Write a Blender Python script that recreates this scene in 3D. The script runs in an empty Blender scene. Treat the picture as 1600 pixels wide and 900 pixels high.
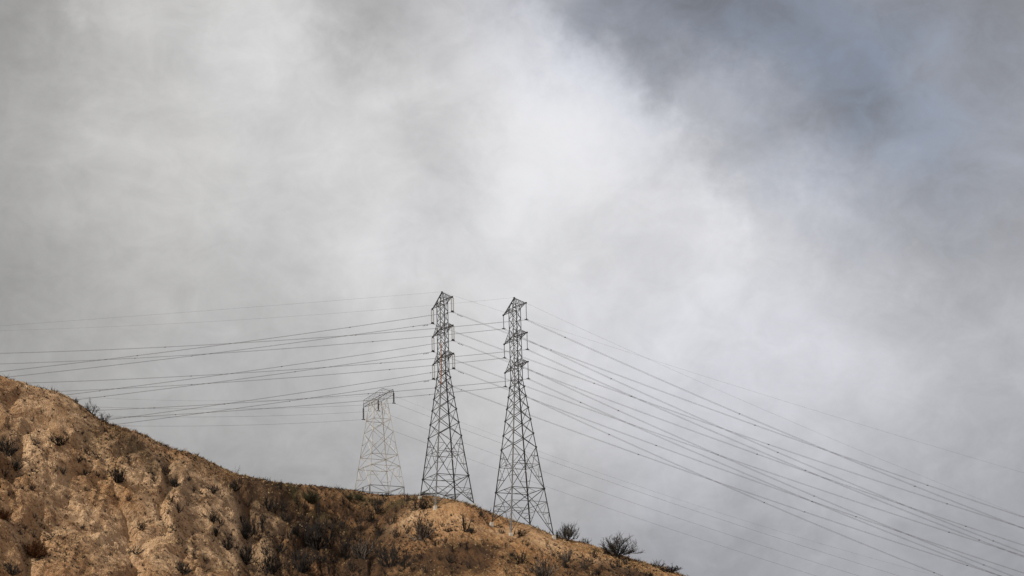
import bpy, math, random
import numpy as np
from mathutils import Vector, Matrix

scene = bpy.context.scene
col = scene.collection

# ---------------------------------------------------------------- camera
CAM_PITCH, CAM_ROLL = .277824, .029509
cam_data = bpy.data.cameras.new('camera'); cam = bpy.data.objects.new('camera', cam_data); col.objects.link(cam)
cam_data.sensor_fit = 'HORIZONTAL'; cam_data.sensor_width = 36.0; cam_data.lens = 36.0 * 3111 / 1600
cam_data.clip_start = .5; cam_data.clip_end = 20000
fw = Vector((0, math.cos(CAM_PITCH), math.sin(CAM_PITCH))); rt = Vector((1, 0, 0)); up = rt.cross(fw)
rt2 = rt * math.cos(CAM_ROLL) - up * math.sin(CAM_ROLL); up2 = up * math.cos(CAM_ROLL) + rt * math.sin(CAM_ROLL)
m = Matrix((rt2, up2, -fw)).transposed().to_4x4(); m.translation = (0, 0, 1.7); cam.matrix_world = m
scene.camera = cam

# ---------------------------------------------------------------- sky: Nishita behind a broken sheet of low cloud
SUN_DIR = Vector((-.50, -.60, .60)).normalized()
SKY_BASE = 177 / 255
CLOUD_BANKS = [(-0.2424, 0.8823, 0.4034, 632, -0.103), (-0.1833, 0.8948, 0.4071, 632, -0.024), (-0.122, 0.9042, 0.4094, 632, 0.081), (0.0042, 0.9125, 0.409, 632, 0.053), (0.0677, 0.9112, 0.4064, 632, -0.162), (0.1304, 0.9062, 0.4022, 632, -0.093), (0.1916, 0.8978, 0.3965, 632, -0.038), (0.2506, 0.8863, 0.3894, 632, -0.09), (-0.2456, 0.9031, 0.3522, 632, -0.014), (-0.1861, 0.916, 0.3553, 632, 0.062), (-0.1245, 0.9257, 0.3571, 632, 0.034), (-0.0613, 0.9319, 0.3574, 632, 0.057), (0.0026, 0.9343, 0.3563, 632, 0.085), (0.0664, 0.933, 0.3538, 632, 0.103), (0.1295, 0.9278, 0.3499, 632, -0.01), (0.1911, 0.9191, 0.3446, 632, -0.06), (0.2505, 0.9071, 0.3382, 632, -0.017), (-0.248, 0.9213, 0.2995, 632, -0.053), (-0.1884, 0.9346, 0.3019, 632, 0.01), (-0.1266, 0.9445, 0.3031, 632, 0.039), (-0.0632, 0.9508, 0.3031, 632, 0.037), (0.0009, 0.9533, 0.3019, 632, 0.027), (0.065, 0.9519, 0.2995, 632, -0.027), (0.1283, 0.9466, 0.2959, 632, 0.069), (0.1901, 0.9376, 0.2911, 632, 0.011), (0.2497, 0.9253, 0.2854, 632, -0.03), (-0.2497, 0.9367, 0.2457, 632, -0.039), (-0.1283, 0.9602, 0.248, 632, 0.011), (-0.065, 0.9667, 0.2477, 632, 0.013), (-0.0009, 0.9692, 0.2464, 632, 0.072), (0.0632, 0.9677, 0.244, 632, 0.054), (0.1266, 0.9623, 0.2407, 632, 0.064), (0.1884, 0.9532, 0.2365, 632, 0.056), (0.248, 0.9407, 0.2315, 632, -0.006), (-0.2505, 0.949, 0.1912, 632, -0.033), (-0.1911, 0.9626, 0.1921, 632, -0.005), (-0.1295, 0.9728, 0.1922, 632, -0.013), (-0.0026, 0.9818, 0.1901, 632, 0.014), (0.0613, 0.9803, 0.1879, 632, 0.034), (0.1245, 0.9748, 0.185, 632, 0.035), (0.1861, 0.9656, 0.1814, 632, 0.015), (0.2456, 0.9531, 0.1771, 632, 0.01), (-0.2506, 0.9584, 0.1367, 632, -0.089), (-0.1916, 0.9719, 0.1368, 632, -0.053), (-0.1304, 0.982, 0.1363, 632, -0.048), (-0.0677, 0.9885, 0.1354, 632, -0.048), (-0.0042, 0.991, 0.1338, 632, -0.034), (0.0593, 0.9895, 0.1318, 632, -0.073), (0.122, 0.9841, 0.1292, 632, -0.065), (0.1833, 0.9749, 0.1261, 632, -0.02), (0.2424, 0.9624, 0.1227, 632, -0.079), (0.0198, 0.9176, 0.397, 3024, -0.029), (-0.0104, 0.9364, 0.3507, 2390, -0.054), (0.0149, 0.9399, 0.341, 2390, 0.034), (0.0535, 0.9358, 0.3485, 2390, -0.013), (0.0915, 0.9369, 0.3375, 3024, -0.032), (0.1047, 0.9257, 0.3634, 3024, 0.051), (0.0673, 0.9187, 0.3891, 3024, 0.017), (0.1605, 0.9261, 0.3415, 3024, -0.046), (0.1442, 0.9408, 0.3069, 2390, 0.007), (0.0944, 0.9398, 0.3283, 3950, -0.049), (0.1137, 0.9317, 0.345, 3024, -0.01), (0.1684, 0.944, 0.2838, 3024, -0.023), (0.2139, 0.9368, 0.2769, 2390, -0.022), (-0.0732, 0.9539, 0.291, 3024, 0.05), (-0.1895, 0.8949, 0.404, 3950, 0.103), (0.0854, 0.9329, 0.3498, 5377, 0.026), (-0.0784, 0.9113, 0.4043, 3024, -0.065), (-0.1104, 0.9132, 0.3924, 3024, 0.026), (-0.1752, 0.9038, 0.3905, 3024, -0.024), (0.2213, 0.9068, 0.3589, 2390, 0.063), (0.0076, 0.9504, 0.3109, 2390, 0.033), (-0.0319, 0.9253, 0.3778, 3441, -0.055), (-0.0388, 0.9377, 0.3453, 3950, -0.055), (-0.0293, 0.9497, 0.3118, 3950, -0.045), (-0.0627, 0.9131, 0.4028, 1936, -0.05), (-0.1564, 0.9289, 0.3356, 3024, -0.02), (0.1048, 0.9234, 0.3693, 5377, 0.03), (0.2034, 0.909, 0.3637, 7743, 0.03)]
CLOUD_GAPS = [(0.0455, 0.9133, 0.4047, 1344, 0.6), (0.0801, 0.9155, 0.3942, 1145, 0.8), (0.1241, 0.9094, 0.397, 988, 0.9), (0.1578, 0.9163, 0.3681, 860, 0.9), (0.1697, 0.9247, 0.3407, 1344, 0.6), (0.1972, 0.9169, 0.3469, 2390, 0.5), (0.1417, 0.9318, 0.3341, 3950, 0.25), (0.2149, 0.9222, 0.3216, 1344, 0.45), (0.239, 0.9031, 0.3569, 1145, 0.6), (0.2036, 0.8983, 0.3895, 860, 0.6), (0.0294, 0.9162, 0.3996, 5377, 0.35), (0.2383, 0.9223, 0.3044, 860, 0.2)]
CLOUD_FRONT = ((-0.0326, 0.9652, 0.2596), (0.079, 0.9345, 0.3472))   # centre of the domed bank, centre of its sharp side

world = bpy.data.worlds.new('World'); scene.world = world; world.use_nodes = True
nt = world.node_tree; nt.nodes.clear()
def N(tree, kind, **kw):
    n = tree.nodes.new(kind)
    for k, v in kw.items():
        if k == 'ins':
            for i, x in v.items():
                if isinstance(x, bpy.types.NodeSocket): tree.links.new(x, n.inputs[i])
                else: n.inputs[i].default_value = x
        else: setattr(n, k, v)
    return n
def M(op, a, b=None, c=None, tree=None, clamp=False):
    t = tree or nt
    ins = {0: a}
    if b is not None: ins[1] = b
    if c is not None: ins[2] = c
    return N(t, 'ShaderNodeMath', operation=op, use_clamp=clamp, ins=ins).outputs[0]
def VM(op, a, b, tree=None):
    return N(tree or nt, 'ShaderNodeVectorMath', operation=op, ins={0: a, 1: b})
def noise(vec, scale, detail=6, rough=.55, dist=0.0, tree=None):
    return N(tree or nt, 'ShaderNodeTexNoise', ins={'Vector': vec, 'Scale': scale, 'Detail': detail, 'Roughness': rough, 'Distortion': dist})
tc = N(nt, 'ShaderNodeTexCoord'); dirv = tc.outputs['Generated']
# wisps: the cloud banks are pushed about by turbulence before they are evaluated
w1 = noise(dirv, 11, 3, .55); w2 = noise(dirv, 28, 6, .66)
wa = VM('SUBTRACT', w1.outputs['Color'], (.5, .5, .5)).outputs[0]; wb = VM('SUBTRACT', w2.outputs['Color'], (.5, .5, .5)).outputs[0]
wa = N(nt, 'ShaderNodeVectorMath', operation='SCALE', ins={0: wa, 'Scale': .034}).outputs[0]
wb = N(nt, 'ShaderNodeVectorMath', operation='SCALE', ins={0: wb, 'Scale': .050}).outputs[0]
d1 = VM('NORMALIZE', VM('ADD', dirv, VM('ADD', wa, wb).outputs[0]).outputs[0], (0, 0, 0)).outputs[0]
def banks(data, start):
    acc = start
    for x, y, z, k, w in data:
        dt = VM('DOT_PRODUCT', d1, (x, y, z)).outputs['Value']
        acc = M('MULTIPLY_ADD', M('EXPONENT', M('MULTIPLY_ADD', dt, float(k), -float(k))), w, acc)
    return acc
bright = banks(CLOUD_BANKS, SKY_BASE)
edge = N(nt, 'ShaderNodeMapRange', interpolation_type='SMOOTHSTEP', ins={0: VM('DOT_PRODUCT', d1, CLOUD_FRONT[0]).outputs['Value'], 1: math.cos(530 / 3111), 2: math.cos(430 / 3111), 3: 0.0, 4: .12}).outputs[0]
side = M('EXPONENT', M('MULTIPLY', M('SUBTRACT', VM('DOT_PRODUCT', dirv, CLOUD_FRONT[1]).outputs['Value'], 1.0), 178.0))
bright = M('MULTIPLY_ADD', edge, side, bright)
gap = banks(CLOUD_GAPS, -.04)
# billows inside the sheet, drawn out a little along the drift of the cloud
mp = N(nt, 'ShaderNodeMapping', vector_type='POINT', ins={'Vector': dirv, 'Location': (3.7, 1.9, 5.3), 'Rotation': (0, .6, 0), 'Scale': (1.0, 1.0, 1.35)})
n1 = noise(mp.outputs[0], 12, 7, .60, .7).outputs['Fac']; n2 = noise(mp.outputs[0], 44, 6, .64, .7).outputs['Fac']
n3 = noise(mp.outputs[0], 5, 4, .5, .2).outputs['Fac']
det = M('ADD', M('MULTIPLY', M('SUBTRACT', n1, .5), .17), M('MULTIPLY', M('SUBTRACT', n2, .5), .10))
det = M('MULTIPLY', det, M('MULTIPLY_ADD', gap, .5, 1.0))
val = M('ADD', bright, det)
val = N(nt, 'ShaderNodeMath', operation='SMOOTH_MIN', ins={0: M('MAXIMUM', val, .25), 1: .925, 2: .12}).outputs[0]
lin = M('POWER', val, 2.2)
gapm = M('ADD', gap, M('MULTIPLY', M('ADD', M('MULTIPLY', M('SUBTRACT', n1, .5), 2.4), M('MULTIPLY', M('SUBTRACT', n2, .5), 1.4)), gap))
gapm = M('MULTIPLY', gapm, .20, clamp=True)
sepd = N(nt, 'ShaderNodeSeparateXYZ', ins={0: dirv})
tint = N(nt, 'ShaderNodeMix', data_type='RGBA', ins={0: M('ADD', M('MULTIPLY_ADD', M('SUBTRACT', n3, .5), 1.4, .55), M('ADD', M('MULTIPLY', sepd.outputs[0], 3.2), M('MULTIPLY', gap, 1.2)), clamp=True), 6: (1.008, .998, .985, 1), 7: (.976, .988, 1.060, 1)}).outputs[2]
cloudcol = VM('SCALE', tint, (0, 0, 0)); nt.links.new(lin, cloudcol.inputs['Scale'])
skyt = N(nt, 'ShaderNodeTexSky', sky_type='NISHITA', sun_disc=False, sun_elevation=math.asin(SUN_DIR.z), sun_rotation=math.atan2(SUN_DIR.x, SUN_DIR.y), altitude=300)
bg1 = N(nt, 'ShaderNodeBackground', ins={'Color': skyt.outputs[0], 'Strength': .09})
bg2 = N(nt, 'ShaderNodeBackground', ins={'Color': cloudcol.outputs[0], 'Strength': 1.0})
mix = N(nt, 'ShaderNodeMixShader', ins={0: gapm, 1: bg2.outputs[0], 2: bg1.outputs[0]})
N(nt, 'ShaderNodeOutputWorld', ins={0: mix.outputs[0]})

world.cycles.sampling_method = 'MANUAL'; world.cycles.sample_map_resolution = 256

# ---------------------------------------------------------------- sun (veiled by thin cloud) and exposure
sd = bpy.data.lights.new('sun', 'SUN'); sd.energy = 4.4; sd.angle = math.radians(1.0); sd.color = (1.0, .93, .84)
sun = bpy.data.objects.new('sun', sd); col.objects.link(sun); sun.rotation_euler = SUN_DIR.to_track_quat('Z', 'Y').to_euler(); sun.location = (-60, -40, 120)
scene.view_settings.view_transform = 'Standard'; scene.view_settings.look = 'None'
scene.view_settings.exposure = 0; scene.view_settings.gamma = 1; scene.view_settings.use_curve_mapping = False
scene.render.engine = 'CYCLES'

# ---------------------------------------------------------------- terrain shape (metres, world coordinates)
def _hash(ix, iy, seed):
    h = (ix.astype(np.int64) * 374761393 + iy.astype(np.int64) * 668265263 + seed * 982451653) & 0xffffffff
    h = ((h ^ (h >> 13)) * 1274126177) & 0xffffffff
    return ((h ^ (h >> 16)) & 0xffff) / 65535.0

def vnoise(x, y, seed=0):
    ix = np.floor(x); iy = np.floor(y); fx = x - ix; fy = y - iy
    fx = fx * fx * fx * (fx * (fx * 6 - 15) + 10); fy = fy * fy * fy * (fy * (fy * 6 - 15) + 10)
    a = _hash(ix, iy, seed); b = _hash(ix + 1, iy, seed); c = _hash(ix, iy + 1, seed); d = _hash(ix + 1, iy + 1, seed)
    return ((a + (b - a) * fx) * (1 - fy) + (c + (d - c) * fx) * fy) * 2 - 1

def fbm(x, y, octv=4, seed=0, gain=.5):
    s = 0; a = 1; t = 0
    for i in range(octv):
        s = s + a * vnoise(x + 17.3 * i, y - 9.1 * i, seed + i); t += a; a *= gain
        x, y = 1.62 * x + 1.2 * y, 1.62 * y - 1.2 * x
    return s / t

# crest of the hill: x, y (depth), z, rounding radius, steepness of the slope below it
CREST = np.array([[-122.53, 300.0, 88.982, 4.0, 0.66], [-110.02, 330.0, 90.205, 4.0, 0.66], [-95.71, 360.0, 90.1, 4.0, 0.66], [-92.44, 364.62, 90.453, 4.0, 0.656], [-90.38, 367.38, 88.946, 4.0, 0.654], [-86.7, 372.38, 90.092, 4.0, 0.649], [-84.53, 375.12, 88.341, 4.0, 0.647], [-82.33, 377.88, 86.17, 4.0, 0.645], [-80.13, 380.62, 85.07, 4.0, 0.642], [-76.08, 385.68, 84.187, 4.03, 0.638], [-75.0, 387.16, 85.936, 4.08, 0.637], [-73.02, 389.74, 83.923, 4.17, 0.635], [-69.21, 394.61, 81.759, 4.36, 0.631], [-66.88, 397.58, 82.884, 4.46, 0.628], [-64.48, 400.56, 82.06, 4.58, 0.626], [-60.79, 405.02, 79.994, 4.74, 0.622], [-58.3, 408.0, 79.371, 4.85, 0.62], [-55.16, 414.46, 79.977, 5.0, 0.61], [-51.35, 422.0, 79.834, 5.47, 0.598], [-48.41, 427.6, 80.425, 5.81, 0.59], [-44.07, 435.57, 81.474, 6.31, 0.577], [-40.7, 442.07, 82.034, 6.68, 0.568], [-37.34, 448.37, 82.798, 7.03, 0.559], [-35.73, 450.0, 82.28, 7.15, 0.556], [-31.64, 450.0, 81.6, 7.43, 0.549], [-25.12, 448.32, 80.967, 7.87, 0.537], [-21.81, 443.28, 80.231, 8.0, 0.531], [-18.31, 437.89, 77.396, 8.0, 0.525], [-15.53, 435.71, 77.012, 8.0, 0.52], [-13.35, 434.0, 76.759, 8.0, 0.518], [-9.06, 429.2, 74.702, 8.0, 0.516], [-6.26, 426.0, 72.65, 7.96, 0.514], [-0.78, 422.92, 70.809, 7.62, 0.51], [2.58, 421.0, 68.962, 7.42, 0.507], [5.26, 420.43, 67.697, 7.25, 0.505], [7.91, 419.86, 65.864, 7.08, 0.503], [11.93, 419.0, 65.314, 7.11, 0.5], [15.91, 418.47, 63.847, 7.26, 0.5], [18.54, 418.12, 62.459, 7.37, 0.5], [22.75, 417.55, 60.909, 7.54, 0.5], [27.09, 416.97, 59.532, 7.71, 0.5], [31.66, 416.35, 58.018, 7.89, 0.5], [34.22, 416.0, 56.329, 8.0, 0.5], [44.5, 414.61, 52.057, 8.0, 0.5], [63.39, 412.0, 43.318, 8.0, 0.5], [111.39, 405.0, 19.815, 8.0, 0.5]])

def smooth_interp(x, xs, ys):
    # average of linear interpolation at neighbouring stations: a softly bent crest line
    r = 0
    for d, w in ((-3, .15), (-1.5, .2), (0, .3), (1.5, .2), (3, .15)):
        r = r + w * np.interp(x + d, xs, ys)
    return r

def hill_base(x, y):
    c = CREST
    yc = smooth_interp(x, c[:, 0], c[:, 1]); zc = smooth_interp(x, c[:, 0], c[:, 2])
    rr = smooth_interp(x, c[:, 0], c[:, 3]); m = smooth_interp(x, c[:, 0], c[:, 4])
    s = yc - y                                   # > 0 in front of the crest
    front = m * (np.sqrt(s * s + rr * rr) - rr)
    back = .38 * (np.sqrt(s * s + rr * rr) - rr)
    z = zc - np.where(s > 0, front, back)
    lo = np.where(s > 0, 0.0, -8.0)
    z = lo + np.where(z - lo > 40, z - lo, 9 * np.log1p(np.exp(np.clip((z - lo) / 9, -30, 30))))   # runs out into the valley floor
    far = np.clip((np.hypot(x, y - 300) - 500) / 500, 0, 1)
    return z * (1 - far * far * (3 - 2 * far))

PADS = [(-19.8, 432.1, 1.2, 4.5), (-15.0, 424.0, .9, 4.0), (-12.2, 436.0, .6, 4.0), (-4.6, 417.0, -2.0, 4.0), (-1.0, 408.5, -1.1, 4.5), (1.8, 421.6, -.3, 3.0)]   # ground levelled round the tower feet
GULLIES = [([(-54.25, 405.75), (-54.38, 397.25), (-54.19, 388.75), (-52.69, 383.5), (-50.58, 373.75)], 2.6, 2.2), ([(-75.14, 371.0), (-73.97, 364.0), (-71.41, 359.5), (-69.09, 352.0), (-67.58, 342.75)], 1.5, 1.6), ([(-77.42, 360.5), (-74.88, 361.0), (-73.41, 362.0)], 0.8, 1.0), ([(-87.82, 350.0), (-86.95, 343.5), (-86.28, 336.25), (-86.02, 328.75)], 2.6, 3.0), ([(-63.4, 375.75), (-62.6, 367.25), (-60.67, 359.25)], 1.2, 1.4), ([(-41.78, 415.5), (-43.94, 398.5), (-45.71, 381.25)], 2.2, 4.0), ([(-26.13, 423.5), (-33.52, 412.75), (-37.11, 394.0)], 1.4, 3.0), ([(-82.93, 355.75), (-81.64, 344.0), (-80.78, 332.25), (-80.61, 319.75)], 1.0, 1.6), ([(-10.21, 418.25), (-6.05, 404.5), (-1.57, 390.25), (0.21, 382.5)], 0.55, 1.0), ([(-8.48, 420.0), (-3.45, 403.75), (2.14, 388.75)], 0.4, 0.7)]        # (points, depth, half width)

def seg_dist(x, y, pts):
    best = np.full(x.shape, 1e9); tt = np.zeros(x.shape); n = len(pts) - 1
    for i in range(n):
        ax, ay = pts[i]; bx, by = pts[i + 1]; dx, dy = bx - ax, by - ay
        t = np.clip(((x - ax) * dx + (y - ay) * dy) / (dx * dx + dy * dy), 0, 1)
        d = np.hypot(x - ax - t * dx, y - ay - t * dy); k = d < best
        best = np.where(k, d, best); tt = np.where(k, (i + t) / n, tt)
    return best, tt

def terrain(x, y, fine=True):
    x = np.asarray(x, float); y = np.asarray(y, float)
    z = hill_base(x, y)
    yc = smooth_interp(x, CREST[:, 0], CREST[:, 1]); s = yc - y
    face = np.clip((s - 2) / 14, 0, 1) * np.clip((y - 200) / 60, 0, 1)       # 0 on the crest, 1 down the face
    tow = np.clip(1.6 - np.minimum.reduce([np.hypot(x - cx, y - cy) / cr for cx, cy, cr in ((-15.7, 430, 11), (.4, 415, 11), (-32, 455, 11))]), 0, 1)
    face = face * (1 - .8 * tow)
    wx = x + 3.5 * fbm(x * .06, y * .06, 3, 5); wy = y + 4 * fbm(x * .05 + 9, y * .05, 3, 8)
    left = np.clip((-22 - x) / 30, 0, 1)
    kap = np.interp(x, [-70, -20, 0], [.45, -.1, -.5]) * (y - 380)   # rills fan out left and right of the spur
    # long spurs and hollows, then rills running down the slope, then rough ground
    z = z + face * (1.2 + 2.6 * left) * fbm((wx - .5 * kap) * .06, wy * .026 + 3, 2, 21)
    r1 = np.abs(fbm((wx - .6 * kap) * .16, wy * .045, 3, 31)); z = z - face * (.6 + 1.1 * left) * np.clip(.34 - r1, 0, 1) * 3.6
    r2 = np.abs(fbm((wx - kap) * .5, wy * .13, 3, 41)); z = z - face * (.3 + .2 * left) * np.clip(.3 - r2, 0, 1) * 2.6
    r3 = np.abs(fbm((wx - kap) * 1.1, wy * .30, 2, 43)); z = z - face * (.3 + .3 * left) * np.clip(.34 - r3, 0, 1) * 1.3
    for pts, dep, wid in GULLIES:
        m = (x > min(p[0] for p in pts) - 14) & (x < max(p[0] for p in pts) + 14) & (y > min(p[1] for p in pts) - 14) & (y < max(p[1] for p in pts) + 14)
        if not m.any(): continue
        xm = wx[m] - 1.2 * fbm(x[m] * .3, y[m] * .3, 2, 77); d, t = seg_dist(xm, wy[m], pts)
        z[m] -= dep * np.exp(-np.abs(d / wid) ** 1.0) * np.clip(t * 5, 0, 1)
    for px, py, dz, sg in PADS:
        z = z + dz * np.exp(-((x - px) ** 2 + (y - py) ** 2) / sg ** 2)
    if fine:
        near = np.clip(1 - (np.abs(x) - 115) / 40, 0, 1) * np.clip(1 - (np.abs(y - 355) - 110) / 40, 0, 1)
        z = z + near * (1 - .6 * tow) * (.24 * fbm(x * .33, y * .33, 3, 51) + (.13 + .07 * left) * fbm((x - kap) * 1.3, y * .85, 2, 61))
        cl = fbm(x * .55, y * .8, 2, 71); z = z + near * (1 - .7 * tow) * (.30 * np.clip(cl - .15, 0, .30) - .25 * np.clip(.12 - np.abs(fbm(x * .8, y * .6, 2, 81)), 0, 1) * 2)
    return z

# ---------------------------------------------------------------- helpers
def tag(o, label=None, cat=None, group=None, kind=None):
    for k, v in (('label', label), ('category', cat), ('group', group), ('kind', kind)):
        if v: o[k] = v
    return o
def add(name, me, parent=None, loc=None):
    o = bpy.data.objects.new(name, me); col.objects.link(o)
    if parent: o.parent = parent
    if loc is not None: o.location = loc
    return o
def mesh(name, v, f, mats, smooth=False):
    me = bpy.data.meshes.new(name); me.from_pydata([tuple(p) for p in v], [], f)
    for mt in (mats if isinstance(mats, (list, tuple)) else [mats]): me.materials.append(mt)
    if smooth: me.polygons.foreach_set('use_smooth', [True] * len(me.polygons))
    me.update(); return me
def empty(name, loc, rz=0):
    o = bpy.data.objects.new(name, None); col.objects.link(o); o.location = loc; o.rotation_euler = (0, 0, rz); o.empty_display_size = .5
    return o

def material(name, color, rough=.8, metal=0.0, var=.25, scale=3.0, spec=.3, c2=None, bump=0.0, coords='Object'):
    mt = bpy.data.materials.new(name); mt.use_nodes = True; t = mt.node_tree; b = t.nodes['Principled BSDF']
    tcn = N(t, 'ShaderNodeTexCoord')
    nz = noise(tcn.outputs[coords], scale, 5, .6, tree=t)
    c2 = c2 or tuple(c * (1 - var) for c in color)
    cr = N(t, 'ShaderNodeValToRGB', ins={0: nz.outputs['Fac']})
    cr.color_ramp.elements[0].position = .35; cr.color_ramp.elements[1].position = .65
    cr.color_ramp.elements[0].color = (*c2, 1); cr.color_ramp.elements[1].color = (*color, 1)
    t.links.new(cr.outputs[0], b.inputs['Base Color'])
    b.inputs['Roughness'].default_value = rough; b.inputs['Metallic'].default_value = metal; b.inputs['Specular IOR Level'].default_value = spec
    if bump:
        bp = N(t, 'ShaderNodeBump', ins={'Strength': bump, 'Height': nz.outputs['Fac']}); t.links.new(bp.outputs[0], b.inputs['Normal'])
    return mt
MT = dict(
    steel=material('weathered_steel_lit', (.22, .22, .215), .55, .3, .45, 1.2),  # lighter copy of the pylon steel, sunlight put into its colour
    steel_dark=material('weathered_steel_shaded', (.050, .049, .047), .65, .25, .4, 1.2),  # darker copy of the same steel, shade put into its colour; also fittings
    pale=material('pale_galvanised_steel', (.50, .48, .43), .6, .1, .5, .5, c2=(.28, .27, .24)),
    rust=material('rusty_steel', (.30, .13, .055), .85, .1, .4, 2.0),
    glass=material('grey_glass_insulator', (.42, .43, .42), .35, 0, .2, 6, .5),
    porcelain=material('dark_porcelain_insulator', (.045, .04, .04), .35, 0, .3, 6, .5),
    wire=material('aged_conductor', (.10, .10, .10), .6, .5, .2, .5),
    concrete=material('concrete', (.50, .46, .39), .9, 0, .35, 2.0, bump=.3),
    char=material('charred_wood', (.026, .022, .019), .9, 0, .5, 1.5, .2),
    soot=material('sooty_twigs', (.075, .065, .057), .9, 0, .5, 1.5, .2),
    ash=material('ash_grey_wood', (.19, .155, .125), .9, 0, .6, 1.3, .2, c2=(.05, .042, .036)),
    ashpale=material('bleached_wood', (.34, .28, .22), .9, 0, .6, 1.3, .2, c2=(.10, .08, .065)),
    russet=material('russet_twigs', (.115, .055, .026), .95, 0, .5, 1.5, .1),
    green=material('dull_green_twigs', (.070, .066, .032), .9, 0, .5, 1.5, .2, c2=(.03, .027, .016)),
    straw=material('dry_straw', (.46, .33, .16), .95, 0, .5, .4, .1, c2=(.22, .14, .06)),
    stone=material('hill_stone', (.40, .29, .18), .95, 0, .5, .7, .2, c2=(.20, .13, .075)),
)

# ---------------------------------------------------------------- hillside ground: one sheet, fine where the camera looks
def axis(lo, hi, step, far_lo, far_hi, grow=1.22):
    a = list(np.arange(lo, hi + 1e-6, step)); s = step
    while a[-1] < far_hi: s = min(s * grow, 600); a.append(a[-1] + s)
    s = step
    while a[0] > far_lo: s = min(s * grow, 600); a.insert(0, a[0] - s)
    return np.array(a)
gx = axis(-112, 66, .25, -6000, 6000); gy = axis(276, 466, .27, -4000, 9000)
X, Y = np.meshgrid(gx, gy); Z = terrain(X, Y)
nx, ny = len(gx), len(gy)
gm = bpy.data.meshes.new('hillside')
gm.vertices.add(nx * ny); gm.vertices.foreach_set('co', np.stack([X, Y, Z], -1).astype(np.float32).ravel())
idx = np.arange(nx * ny).reshape(ny, nx)
quads = np.stack([idx[:-1, :-1], idx[:-1, 1:], idx[1:, 1:], idx[1:, :-1]], -1).reshape(-1, 4)
gm.loops.add(quads.size); gm.loops.foreach_set('vertex_index', quads.ravel().astype(np.int32))
gm.polygons.add(len(quads)); gm.polygons.foreach_set('loop_start', (np.arange(len(quads)) * 4).astype(np.int32))
gm.polygons.foreach_set('use_smooth', np.zeros(len(quads), bool))
gm.update(calc_edges=True)
# kinds of soil as a colour attribute: R bare pale sand, G brown burnt litter, B green regrowth
def blob(cx, cy, rx, ry): return np.exp(-(((X - cx) / rx) ** 2 + ((Y - cy) / ry) ** 2))
wob = fbm(X * .12, Y * .08, 3, 91); wob2 = fbm(X * .5, Y * .35, 3, 95)
def patches(lst):
    s = 0
    for cx, cy, rx, ry, w in lst: s = s + w * blob(cx, cy, rx, ry)
    return np.clip(s * (1 + 1.1 * wob + .7 * wob2), 0, 1)
SOIL_PALE = [(-89.8, 356.5, 6.1, 9.4, 0.5), (-84.8, 351.2, 4.7, 12.3, 0.4), (-82.5, 326.8, 5.5, 11.4, 0.4), (-76.3, 366.2, 4.9, 3.8, 0.6), (-79.7, 345.8, 6.9, 7.5, 0.5), (-63.3, 357.0, 4.7, 6.7, 0.7), (-60.2, 386.5, 3.8, 7.3, 0.6), (-59.8, 384.2, 4.4, 9.9, 1), (-57.7, 382.8, 3.2, 13.1, 0.9), (-60.6, 367.2, 3.6, 11.0, 0.9), (-71.8, 362.5, 4.8, 9.4, 0.5), (-73.8, 345.2, 9.2, 12.0, 0.5), (-67.6, 365.8, 7.3, 12.6, 0.5), (-73.9, 387.5, 4.5, 3.4, 0.9), (-83.3, 369.5, 6.2, 6.5, 0.6), (-89.3, 363.5, 4.9, 4.8, 0.6), (-51.0, 403.5, 3.3, 6.2, 0.5), (-50.7, 391.0, 2.8, 7.3, 0.6), (-64.6, 382.5, 7.6, 6.6, 0.25), (-4.1, 410.8, 6.7, 4.9, 0.7), (-14.9, 414.8, 5.4, 6.3, 0.5), (5.0, 405.8, 5.3, 5.1, 0.6), (-23.3, 422.2, 4.1, 5.0, 0.5), (15.3, 403.5, 5.2, 3.4, 0.3)]
SOIL_BURNT = [(-89.6, 344.2, 3.3, 7.9, 0.8), (-41.3, 410.2, 12.1, 17.4, 1.3), (-42.2, 394.0, 11.6, 13.4, 1.2), (-34.6, 409.5, 9.4, 13.9, 1.1), (-35.2, 433.8, 12.8, 9.2, 0.9), (-48.3, 414.0, 6.8, 8.8, 0.8), (-65.9, 382.8, 10.2, 5.3, 0.8), (-77.4, 371.2, 6.2, 3.9, 0.6), (-71.7, 379.8, 7.6, 4.6, 0.7), (-60.2, 394.2, 6.5, 4.1, 0.6), (-54.3, 389.8, 2.8, 20.0, 0.8), (-47.7, 387.8, 6.3, 8.2, 0.9), (-27.6, 403.0, 7.9, 10.2, 0.7), (-11.6, 389.0, 7.6, 9.9, 0.6), (-57.0, 399.5, 6.6, 4.8, 0.6), (8.4, 390.0, 7.6, 6.6, 0.4), (22.8, 401.2, 6.5, 6.1, 0.5), (-85.5, 327.2, 2.2, 2.9, 0.4), (7.1, 390.8, 15.2, 7.3, 0.5), (-5.3, 389.0, 10.1, 8.2, 0.5), (18.8, 398.2, 10.4, 6.1, 0.5), (-16.8, 393.5, 7.7, 10.0, 0.5)]
SOIL_GREEN = [(-79.6, 370.0, 7.5, 3.9, 0.5), (-46.6, 422.5, 9.7, 3.6, 0.9), (-35.8, 441.5, 8.7, 3.0, 0.9), (-24.0, 436.5, 5.7, 3.0, 1), (-16.6, 428.2, 4.2, 2.2, 0.8), (-74.1, 379.2, 6.3, 3.3, 0.4)]
ca = gm.color_attributes.new('soil', 'FLOAT_COLOR', 'POINT')
rgba = np.stack([patches(SOIL_PALE), patches(SOIL_BURNT), patches(SOIL_GREEN), np.ones_like(X)], -1)
ca.data.foreach_set('color', rgba.astype(np.float32).ravel())

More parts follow.
